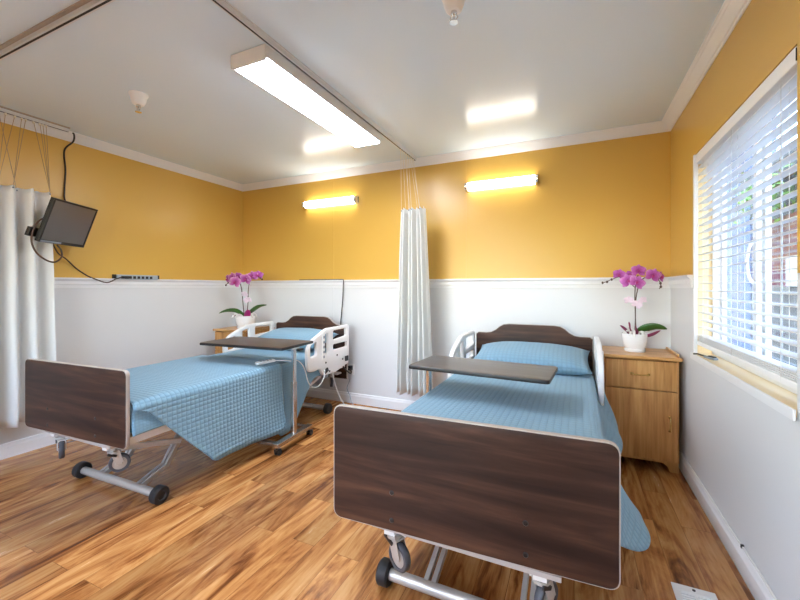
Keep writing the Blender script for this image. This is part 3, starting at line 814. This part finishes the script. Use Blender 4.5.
        m.build('screw', M['black_plastic'], ra)
        m = MB(); m.span((s_*.44, .6, .43), (s_*.47, .76, .47)); m.span((s_*.452, .64, .40), (s_*.478, .72, .50)); m.build('rail_bracket', M['grey_plastic'], ra, bevel=.003)
        m = MB(); m.box((s_*.505, 1.0, .53), (.02, .05, .05)); m.box((s_*.505, .64, .475), (.02, .06, .035), Matrix.Rotation(.4, 4, 'X')); m.build('release_latch', M['black_plastic'], ra, bevel=.004)
    return r

bed = make_bed()
tag(bed, 'hospital bed nearer the window, dark wood ends, its footboard in front', 'hospital bed', 'hospital beds')
bed.location = (-.337, 1.186+LH, 0); bed.rotation_euler = (0, 0, math.radians(-.4))
bed2 = dup(bed)
for k in kids(bed):
    if k.name.startswith('footboard') and 'bracket' not in k.name:      # this board sits a touch askew
        k.matrix_local = Matrix.Translation((0, -LH, 0)) @ Matrix.Rotation(math.radians(2.3), 4, 'Z') @ Matrix.Translation((0, LH, 0))
bed2.location = (-2.578, 1.165+LH+.006, 0); bed2.rotation_euler = (0, 0, math.radians(1.2))
tag(bed2, 'hospital bed by the left wall, dark wood ends, white side rails', 'hospital bed', 'hospital beds')

def smoothstep(a, b_, x):
    t = max(0, min(1, (x-a)/(b_-a))); return t*t*(3-2*t)

def bed_cloth(name, mat, zt, w, y0, y1, left, right, ny=60, sag=.004, thick=.008, ystart=None, seed=0):
    """cloth over the bed: left/right give (drop length, flare) for a point along the bed"""
    nf, nc, ntp = 14, 5, 22
    P = []; U = []
    r = .035
    for i in range(ny+1):
        v = i/ny; row = []; uv = []
        def flap(sgn, fn):
            pts = []
            for k in range(nf):
                q = 1-k/nf                       # 1 at hem
                ys = ystart(q, sgn) if ystart else y0
                y = ys+(y1-ys)*v
                drop, fl = fn(y); yh0 = ystart(1, sgn) if ystart else y0; drop = fn(yh0+(y1-yh0)*v)[0]
                wob = noise.noise(Vector((y*5+seed, q*1.3, sgn*3)))*.012*q
                x = sgn*(w+fl*q**1.8+wob); z = zt-r-(drop-r)*q
                pts.append((Vector((x, y, z)), (sgn*(w+.05+drop*q), y)))
            return pts
        A = flap(-1, left)
        ycen = y0+(y1-y0)*v
        for p, u in A: row.append(p); uv.append(u)
        for k in range(nc):
            a = PI-(PI/2)*k/nc
            row.append(Vector((-w+r+r*math.cos(a), ycen if not ystart else ycen, zt-r+r*math.sin(a)))); uv.append((-(w+.05)+.05*k/nc, ycen))
        for k in range(ntp+1):
            x = (-w+r)+(2*w-2*r)*k/ntp
            e = 1-abs(x/w)**3
            z = zt+sag*e*(1+noise.noise(Vector((x*3, ycen*3, seed))))+.006*noise.noise(Vector((x*2.2, ycen*2.2, seed+5)))*e
            row.append(Vector((x, ycen, z))); uv.append((x, ycen))
        for k in range(1, nc+1):
            a = PI/2-(PI/2)*k/nc
            row.append(Vector((w-r+r*math.cos(a), ycen, zt-r+r*math.sin(a)))); uv.append((w+.05*k/nc, ycen))
        for p, u in flap(1, right)[::-1]: row.append(p); uv.append(u)
        P.append(row); U.append(uv)
    m = MB(); m.grid(P, U)
    return m.build(name, mat, smooth=True, solid=thick, offset=1, recalc=False)

def rounded(y, a, b_, r):
    """how much shorter the drop gets where a corner of the cloth is rounded off"""
    t = max(0, min(1, max((a+r-y)/r, (y-(b_-r))/r)))
    return r*(1-math.sqrt(max(0, 1-t*t)))
# right bed quilt: hangs free on the window side
def rr_right(y):
    flare = -.02+.155*smoothstep(-1.04, -.62, y)-.07*smoothstep(-.5, -.2, y)+.055*smoothstep(-.15, .15, y)-.06*smoothstep(.35, .7, y)
    drop = .312-.02*math.sin(y*7)-.05*math.exp(-((y-.2)/.3)**2)
    drop *= 1-.75*smoothstep(.25, .75, y)
    drop -= .19*smoothstep(-.70, -1.05, y)
    return max(drop, .06), flare
def rr_left(y):
    return .26-.16*smoothstep(.2, .6, y), .02+.008*math.sin(y*14)
q = bed_cloth('quilt', M['quilt'], .632, .452, -LH+.045, .72, rr_left, rr_right, ny=70, seed=2)
q.location = bed.location; q.rotation_euler = bed.rotation_euler; tag(q, 'blue waffle quilt on the bed nearer the window, one side hanging loose', 'quilt')
# left bed: smooth blanket to the head, waffle quilt on top with a long side drop
def bl_right(y):
    d = .155+.40*smoothstep(-.05, .06, y)*(1-smoothstep(.14, .56, y)*.92)
    return d, .014
q = bed_cloth('blanket', M['blanket'], .626, .452, -LH+.042, .74, lambda y: (.16, .005), bl_right, ny=80, thick=.005, seed=4)
q.location = bed2.location; q.rotation_euler = bed2.rotation_euler; tag(q, 'smooth blue blanket under the quilt on the bed by the left wall', 'blanket')
def lq_right(y):
    return .49+.03*smoothstep(-.6, .1, y)-rounded(y, -LH+.48, .085, .07), .035+.012*math.sin(y*9+1)
q = bed_cloth('quilt', M['quilt'], .638, .462, -LH+.05, .085, lambda y: (.2, .012), lq_right, ny=60, seed=9,
              ystart=lambda q_, s_: (-LH+.10+.39*q_ if s_ > 0 else -LH+.05))
q.location = bed2.location; q.rotation_euler = bed2.rotation_euler; tag(q, 'blue waffle quilt with a long side drop on the bed by the left wall', 'quilt')

def pillow(label, loc, rz, tilt, size=(.74, .46, .17)):
    n = 22; P = []; 
    m = MB(); m.uv = m.bm.loops.layers.uv.new('UVMap')
    for side in (1, -1):
        P = []; U = []
        for i in range(n+1):
            row = []; ur = []
            for j in range(n+1):
                a, b_ = -1+2*i/n, -1+2*j/n
                pin = 1-.05*(1-abs(a)**2)*abs(b_)**4
                t = max(0, (1-abs(a)**2.6))**.55*max(0, (1-abs(b_)**2.6))**.55
                x = a*size[0]/2*(1-.05*(1-b_*b_)*abs(a)**3*1); y = b_*size[1]/2*(1-.05*(1-a*a)*abs(b_)**3)
                z = side*(size[2]/2*t)*(1+.08*noise.noise(Vector((a*2, b_*2, side+loc[0]))))
                row.append(Vector((x, y, z))); ur.append((x, y))
            P.append(row if side == 1 else row[::-1]); U.append(ur if side == 1 else ur[::-1])
        m.grid(P, U)
    bmesh.ops.remove_doubles(m.bm, verts=m.bm.verts, dist=1e-5)
    o = m.build('pillow', M['quilt'], smooth=True)
    o.location = loc; o.rotation_euler = (tilt, 0, rz); tag(o, label, 'pillow', 'bed pillows')
    return o
pillow('blue quilted pillow against the headboard of the bed nearer the window', (-.31, 3.07, .712), 0, .15, (.84, .5, .175))
pillow('blue quilted pillow at the head of the bed by the left wall', (-2.60, 3.08, .722), math.radians(2), .16, (.78, .48, .19))

# ------------------------------------------------------------------ overbed tables
def overbed_table(label, mat, loc, rz, flip=1, L=.80, W=.40, z=.80, caster_turn=0):
    """flip=1: column at the +x end of the top"""
    t = thing('overbed_table', label, 'overbed table', loc, rz, 'overbed tables')
    tp = plate('table_top', [round_poly(rect(-L/2, L/2, -W/2, W/2), .02, 4)], .016, mat, t, 'XY', z-.008, bevel=.002)
    plate('edge_strip', [round_poly(rect(-L/2-.003, L/2+.003, -W/2-.003, W/2+.003), .022, 4), round_poly(rect(-L/2+.01, L/2-.01, -W/2+.01, W/2-.01), .015, 4)], .018, M['black_edge'], tp, 'XY', z-.0115, bevel=.002)
    xc = flip*(L/2-.045)
    m = MB(); m.span((xc-.017, -.022, .09), (xc+.017, .022, .50)); m.build('column', M['brushed'], t, bevel=.005)
    m = MB(); m.span((xc-.013, -.018, .48), (xc+.013, .018, z-.04)); m.build('inner_column', M['chrome'], t, bevel=.004)
    m = MB(); m.span((xc-flip*.30, -.05, z-.042), (xc+flip*.02, .05, z-.02)); m.build('top_support', M['chrome'], t, bevel=.003)
    m = MB(); m.span((xc+flip*.005, .03, z-.06), (xc+flip*.03, .09, z-.045)); m.build('height_lever', M['black_plastic'], t, bevel=.002)
    m = MB(); m.span((xc-.025, -.225, .062), (xc+.025, .225, .095))
    for y in (-.19, .19): m.span((xc-flip*.62, y-.018, .066), (xc, y+.018, .092))
    m.build('base_frame', M['brushed'], t, bevel=.004)
    for (x, y) in ((xc, -.205), (xc, .205), (xc-flip*.6, -.19), (xc-flip*.6, .19)):
        c = MB(); c.cyl((0, 0, 0), (0, 0, -.02), .009); c.box((0, .008, -.026), (.04, .04, .02)); ca = c.build('caster', M['black_plastic'], t, bevel=.003)
        ca.location = (x, y, .064)
        for s_ in (-1, 1):
            w = MB(); w.ring((s_*.006, .014, -.042), (s_, 0, 0), [(0, 0), (.019, 0), (.022, .004), (.022, .012), (.017, .016), (0, .016)], seg=20); w.build('wheel', M['rubber'], ca, smooth=.6)
    return t
overbed_table('dark brown overbed table across the bed by the left wall', M['tabletop_dark'], (-2.372, 2.365, 0), math.radians(4), 1, L=.805, W=.42)
overbed_table('charcoal overbed table across the bed nearer the window', M['tabletop_grey'], (-.478, 2.175, 0), math.radians(-4), -1, L=.76, W=.37)

# ------------------------------------------------------------------ nightstands
def nightstand(label, loc, rz=0, w=.44, d=.42, h=.775):
    t = thing('nightstand', label, 'nightstand', loc, rz, 'oak nightstands')
    # origin: front left foot on the floor, +y to the wall
    m = MB()
    m.span((0, .012, .07), (.018, d, h-.022)); m.span((w-.018, .012, .07), (w, d, h-.022)); m.span((.018, d-.012, .07), (w-.018, d, h-.022)); m.span((.018, .03, .07), (w-.018, d-.012, .09)); m.span((.018, .03, h-.24), (w-.018, d-.012, h-.225))
    m.build('body', M['oak'], t, bevel=.0015)
    m = MB()
    m.prism(round_poly([(0, .0), (.05, 0), (.065, .035), (.09, .055), (w-.09, .055), (w-.065, .035), (w-.05, 0), (w, 0), (w, .07), (0, .07)], .006, 3), 'Y', .02, .045)
    for x in (0, w-.02): m.span((x, .045, 0), (x+.02, d, .07))
    m.build('plinth', M['oak'], t)
    m = MB(); m.span((-.014, -.014, h-.022), (w+.014, d, h)); m.build('top', M['oaktop'], t, bevel=.005, bseg=3)
    m = MB(); m.span((w-.004, .06, h), (w+.012, d-.01, h+.018)); m.build('edge_rail', M['oaktop'], t, bevel=.004)
    m = MB(); m.span((.01, -.004, h-.225), (w-.01, .014, h-.03)); dr = m.build('drawer', M['oak'], t, bevel=.003)
    def pull(p0, p1, par, nm):
        p0, p1 = Vector(p0), Vector(p1); k = MB(); o_ = Vector((0, -.024, 0))
        k.tube([p0, p0+o_*.8, p0.lerp(p1, .12)+o_, p0.lerp(p1, .5)+o_*1.15, p0.lerp(p1, .88)+o_, p1+o_*.8, p1], .0045, smooth=4)
        for p in (p0, p1): k.cyl(p, p+Vector((0, -.003, 0)), .009, seg=14)
        k.build(nm, M['brass'], par, smooth=True)
    pull((w*.5-.055, -.004, h-.125), (w*.5+.045, -.004, h-.125), dr, 'handle')
    m = MB(); m.span((.01, -.004, .078), (w-.01, .014, h-.232)); do = m.build('door', M['oak'], t, bevel=.003)
    pull((w-.055, -.004, h-.40), (w-.055, -.004, h-.49), do, 'handle')
    return t
nightstand('honey oak nightstand with brass handles in the corner by the window', (.196, 3.075, 0))
nightstand('honey oak nightstand in the left corner behind the bed rail', (-3.60, 2.965, 0), w=.46, h=.79)

# ------------------------------------------------------------------ orchids
def flower_bm(size, seedv):
    m = MB(); rnd = random.Random(seedv)
    def petal(ang, L, W, cup):
        rows = []
        for i in range(6):
            q = i/5; hw_ = W*math.sin(PI*min(.97, q*.86+.1))**.8
            row = []
            for j in range(-2, 3):
                s_ = j/2; p = Vector((hw_*s_, -cup*(q**1.5)+.12*W*abs(s_)-cup*.3*(1-q), L*q))
                row.append(Matrix.Rotation(ang, 3, 'Y') @ p)
            rows.append(row)
        m.grid(rows)
    for a in (0, 2.15, -2.15): petal(a, size*.95, size*.34, size*.1)
    for a in (1.15, -1.15): petal(a, size*1.0, size*.55, size*.16)
    return m
def orchid(label, loc, flowers, pales, leaves, stems, extra, rim=.066, ph=.125, ball=None):
    t = thing('potted_orchid', label, 'potted plant', loc, 0, 'potted orchids')
    m = MB(); m.ring((0, 0, 0), (0, 0, 1), [(0, 0), (.052, 0), (.055, .006), (.055, .016), (.05, .022), (.06, .05), (rim, ph-.02), (rim+.002, ph), (rim-.004, ph+.001), (rim-.009, ph-.012), (0, ph-.016)]) ; bmesh.ops.scale(m.bm, vec=(1.25, 1.25, 1.05), verts=m.bm.verts); m.build('pot', M['ceramic'], t, smooth=.6)
    m = MB(); rnd = random.Random(len(label))
    for k in range(16):
        a = rnd.uniform(0, 2*PI); r = rnd.uniform(.01, rim-.02)
        p = Vector((r*math.cos(a), r*math.sin(a), ph-.014))
        qd = Vector((math.cos(a), math.sin(a), 0))
        m.tube([p, p+qd*.02+Vector((0, 0, .03)), p+qd*.045+Vector((0, 0, .025+.02*rnd.random())), p+qd*.06+Vector((0, 0, .005))], .007, smooth=4)
    m.build('filler', M['moss'], t, smooth=True)
    for pts in stems:
        m = MB(); m.tube(pts, .0038, smooth=6); m.build('stem', M['stem'], t, smooth=True)
    for (x, y, z, s_, tw, yaw_) in flowers:
        m = flower_bm(s_, 1); f = m.build('flower', M['petal'], t, smooth=True, solid=.0012, recalc=False); f.location = (x, y, z); f.rotation_euler = (random.uniform(-.3, .3), tw, yaw_)
        m = MB(); m.sphere((0, -.012, -.002), .009, (1, 1.2, .9)); m.sphere((0, -.016, -.010), .006); m.build('lip', M['petal_deep'], f, smooth=True)
    for (x, y, z, s_, tw, yaw_) in pales:
        m = flower_bm(s_, 2); f = m.build('flower', M['petal_pale'], t, smooth=True, solid=.0012, recalc=False); f.location = (x, y, z); f.rotation_euler = (.2, tw, yaw_); f['label'] = 'pale pink flower'
    for (pts, W, mt) in leaves:
        pts = catmull([Vector(p) for p in pts], 6); rows = []
        for i, p in enumerate(pts):
            q = i/(len(pts)-1); ww = W*math.sin(PI*min(.985, .08+q*.92))**.7
            d = (pts[min(i+1, len(pts)-1)]-pts[max(i-1, 0)]).normalized(); sd = d.cross(Vector((0, 0, 1)));
            if sd.length < .05: sd = Vector((0, 1, 0))
            sd.normalize(); up = sd.cross(d); sd = (sd*.6+up*.8).normalized(); up = sd.cross(d)
            rows.append([p+sd*ww*k+up*(abs(k)*ww*.35) for k in (-1, -.5, 0, .5, 1)])
        m = MB(); m.grid(rows); m.build('leaf', mt, t, smooth=True, solid=.002, recalc=False)
    for (pts, buds) in extra:
        m = MB(); m.tube(pts, .003, smooth=5)
        for p in buds: m.sphere(p, .008, (1, .9, 1.3))
        m.build('bud_spray', M['stem'], t, smooth=True)
    return t
orchid('pink orchid in a white pot on the nightstand by the window', (.405, 3.28, .776),
       [(-.10, -.01, .565, .046, .2, -.3), (-.045, -.05, .515, .058, -.3, 0), (.005, -.055, .505, .058, .5, .1), (.02, -.02, .59, .052, .1, .1), (.105, -.04, .555, .056, .3, .3), (.155, -.01, .545, .044, .3, .9), (-.03, -.02, .56, .036, .6, -.1)],
       [(-.04, -.03, .375, .034, 0, -.2), (.008, -.04, .345, .036, .5, .1), (.045, -.03, .375, .032, -.4, .3)],
       [([(0, -.01, .10), (.05, -.03, .16), (.12, -.05, .185), (.19, -.05, .175)], .034, M['leaf']),
        ([(-.02, 0, .10), (-.06, -.03, .15), (-.10, -.05, .19)], .018, M['leaf_plum']), ([(-.01, -.02, .10), (-.04, -.05, .17), (-.045, -.06, .22)], .018, M['leaf_plum']),
        ([(.0, -.02, .10), (.0, -.06, .16), (-.01, -.08, .20)], .016, M['leaf_plum']), ([(.03, -.01, .10), (.10, -.05, .13), (.15, -.06, .165)], .014, M['leaf_plum'])],
       [[(0, 0, .1), (.004, -.005, .25), (.0, -.01, .4), (.005, -.012, .5), (.02, -.012, .56)], [(.012, 0, .1), (.006, .01, .25), (.01, .005, .4), (.04, 0, .52), (.10, 0, .55), (.15, 0, .54)]],
       [([(0, -.01, .47), (-.08, -.01, .545), (-.14, -.01, .535), (-.18, -.01, .515), (-.21, -.01, .505)], [(-.15, -.01, .53), (-.18, -.01, .512), (-.21, -.01, .505)]),
        ([(.13, 0, .545), (.155, -.01, .51), (.16, -.01, .48), (.15, -.01, .46)], [(.158, -.01, .50), (.16, -.01, .475)])])
oc = orchid('pink orchid in a white pot on the nightstand in the left corner', (-3.35, 3.16, .791),
       [(-.18, -.02, .525, .058, .2, -.5), (-.115, -.03, .54, .064, -.2, -.2), (-.06, -.05, .49, .07, .3, 0), (-.045, -.03, .55, .054, -.3, 0), (.05, -.04, .52, .066, .3, .1), (.115, -.03, .55, .064, -.2, .2), (.165, -.02, .565, .05, .1, .5)],
       [(.03, -.03, .36, .04, .2, 0), (.05, -.02, .30, .04, -.3, .2)],
       [([(-.01, 0, .13), (-.09, -.01, .18), (-.19, -.02, .18), (-.28, -.03, .15)], .024, M['leaf']), ([(.01, 0, .13), (.09, -.01, .19), (.17, -.02, .235), (.26, -.02, .255)], .020, M['leaf']),
        ([(.02, -.02, .11), (.06, -.04, .15), (.09, -.05, .2)], .03, M['petal_deep']), ([(-.02, -.02, .11), (-.05, -.05, .13), (-.09, -.05, .15)], .014, M['leaf_plum'])],
       [[(-.01, 0, .1), (-.02, -.005, .25), (-.03, -.01, .4), (-.06, -.012, .5), (-.14, -.012, .52)], [(.012, 0, .1), (.02, .01, .25), (.03, .005, .4), (.06, 0, .52), (.12, 0, .55), (.17, 0, .54)]],
       [([(.12, 0, .55), (.17, -.01, .54), (.2, -.01, .52)], [(.18, -.01, .535), (.2, -.01, .52)]), ([(-.14, -.01, .52), (-.19, -.01, .49), (-.22, -.01, .46)], [(-.19, -.01, .488), (-.22, -.01, .46)])])

oc.scale = (1.3, 1.3, 1.04)
# ------------------------------------------------------------------ bed control lying on the left bed, cords, outlet
rm = thing('bed_control', 'white hand control with a cord lying on the left bed', 'bed control', (-2.205, 2.28, .662), rz=-.4)
m = MB(); m.box((0, 0, .0), (.05, .15, .022), Matrix.Rotation(.06, 4, 'X')); m.build('body', M['white_plastic'], rm, bevel=.008, bseg=3)
m = MB()
for k in range(4):
    for x in (-.012, .012): m.box((x, -.04+k*.027, .0125), (.014, .016, .004))
m.build('buttons', M['grey_plastic'], rm)
inv_r = Matrix.Translation(rm.location) @ Matrix.Rotation(-.4, 4, 'Z'); inv_r = inv_r.inverted()
P_ = [(-2.176, 2.349, .662), (-2.11, 2.40, .66), (-2.06, 2.42, .655), (-2.04, 2.47, .65), (-2.035, 2.54, .58), (-2.035, 2.60, .44), (-2.035, 2.68, .385), (-2.035, 2.76, .39), (-2.04, 2.83, .45), (-2.06, 2.86, .5)]
m = MB(); m.tube([inv_r @ Vector(p) for p in P_], .004, smooth=6); m.build('cord', M['cord_white'], rm, smooth=True)
cable('side_rail_cable', 'white cord hanging below the near side rail of the left bed',
      [(-2.06, 2.98, .46), (-2.05, 3.0, .36), (-2.03, 3.05, .22), (-2.0, 3.12, .1), (-1.98, 3.2, .02), (-2.02, 3.3, .008), (-2.1, 3.4, .008)], .004, M['cord_white'])
ol = thing('wall_outlet', 'wall outlet with black plugs low behind the left bed', 'wall outlet', (-2.19, D, .36))
m = MB(); m.span((-.036, -.007, -.058), (.036, 0, .058)); m.build('cover_plate', M['white_plastic'], ol, bevel=.002)
m = MB(); m.span((-.02, -.05, -.005), (.02, -.007, .045)); m.build('plug', M['black_plastic'], ol, bevel=.005)
m = MB(); m.span((-.016, -.03, -.04), (.016, -.007, -.012)); m.build('socket', M['cream_plastic'], ol, bevel=.002)
cable('bed_supply_cable', 'black cord sagging from the left bed to the wall outlet',
      [(-2.13, 3.24, .47), (-2.10, 3.28, .41), (-2.10, 3.36, .36), (-2.14, 3.44, .36), (-2.185, 3.478, .375)], .008, M['cord_black'])
cable('thin_floor_cable', 'thin grey cord falling from the outlet behind the left bed to the floor',
      [(-2.19, 3.5, .33), (-2.17, 3.46, .26), (-2.19, 3.44, .18), (-2.16, 3.45, .1), (-2.13, 3.44, .03), (-2.06, 3.40, .008), (-1.95, 3.36, .008)], .004, M['grey_plastic'])

# floor register and cable along the right baseboard
fr = thing('floor_register', 'white metal floor vent near the right wall', 'floor vent', (.445, 1.76, 0))
x0, x1, y0, y1 = -.075, .075, -.18, .18
m = MB()
m.span((x0, y0, 0), (x1, y0+.04, .006)); m.span((x0, y1-.04, 0), (x1, y1, .006)); m.span((x0, y0+.04, 0), (x0+.025, y1-.04, .006)); m.span((x1-.025, y0+.04, 0), (x1, y1-.04, .006))
m.build('frame', M['white_plastic'], fr, bevel=.002)
m = MB()
for k in range(20): m.box((0, y0+.045+k*.0142, .003), (.102, .007, .003), Matrix.Rotation(.4, 4, 'X'))
m.span((-.004, y0+.04, .003), (.004, y1-.04, .0058)); m.build('louvres', M['white_plastic'], fr)
m = MB(); m.span((x0+.02, y0+.03, .0004), (x1-.02, y1-.03, .001)); m.build('duct_opening', M['grey_plastic'], fr)
for y in (y0+.02, y1-.02):
    m = MB(); m.cyl((0, y, .006), (0, y, .008), .006, seg=12); m.build('screw', M['black_plastic'], fr)
cb = thing('baseboard_cable', 'white cable clipped along the top of the right wall baseboard', 'cable', (XR-.006, 2.05, .112))
m = MB(); m.tube([(0, 1.0, .0), (0, .6, .002), (-.002, .2, .003), (-.001, .08, .006), (0, -.1, .004), (-.003, -.3, .003), (0, -.9, .002)], .0045, smooth=5); m.build('cord', M['cord_white'], cb, smooth=True)
m = MB(); m.box((-.002, .08, .008), (.012, .01, .016)); m.build('clip', M['black_plastic'], cb, bevel=.002)

# ------------------------------------------------------------------ daylight, camera, view
w = bpy.data.worlds.new('sky'); S.world = w; w.use_nodes = True
nt = w.node_tree; bg = nt.nodes['Background']
sk = N(nt, 'ShaderNodeTexSky'); sk.sky_type = 'NISHITA'; sk.sun_disc = False; sk.sun_elevation = math.radians(50); sk.sun_rotation = math.radians(200); sk.sun_intensity = 1
nt.links.new(sk.outputs[0], bg.inputs['Color']); bg.inputs['Strength'].default_value = 1.15

sun = bpy.data.lights.new('sun', 'SUN'); so = bpy.data.objects.new('sun', sun); C.objects.link(so)
sun.energy = .6; sun.angle = math.radians(1); sun.color = (1, .96, .9)
so.rotation_euler = Vector((.55, .12, -.8)).to_track_quat('-Z', 'Y').to_euler(); so.location = (-2, 0, 6)

cam = bpy.data.cameras.new('camera'); co = bpy.data.objects.new('camera', cam); C.objects.link(co)
cam.sensor_width = 36; cam.sensor_fit = 'HORIZONTAL'; cam.lens = 381.2*36/800
cam.shift_y = -13.1/800; cam.clip_start = .05
co.location = (0, 0, 1.25); co.rotation_euler = (PI/2, 0, .429)
S.camera = co
S.view_settings.view_transform = 'Standard'; S.view_settings.look = 'None'; S.view_settings.gamma = 1; S.view_settings.use_curve_mapping = False
S.view_settings.exposure = 1.15
S.cycles.max_bounces = 10; S.cycles.diffuse_bounces = 6; S.cycles.transparent_max_bounces = 12
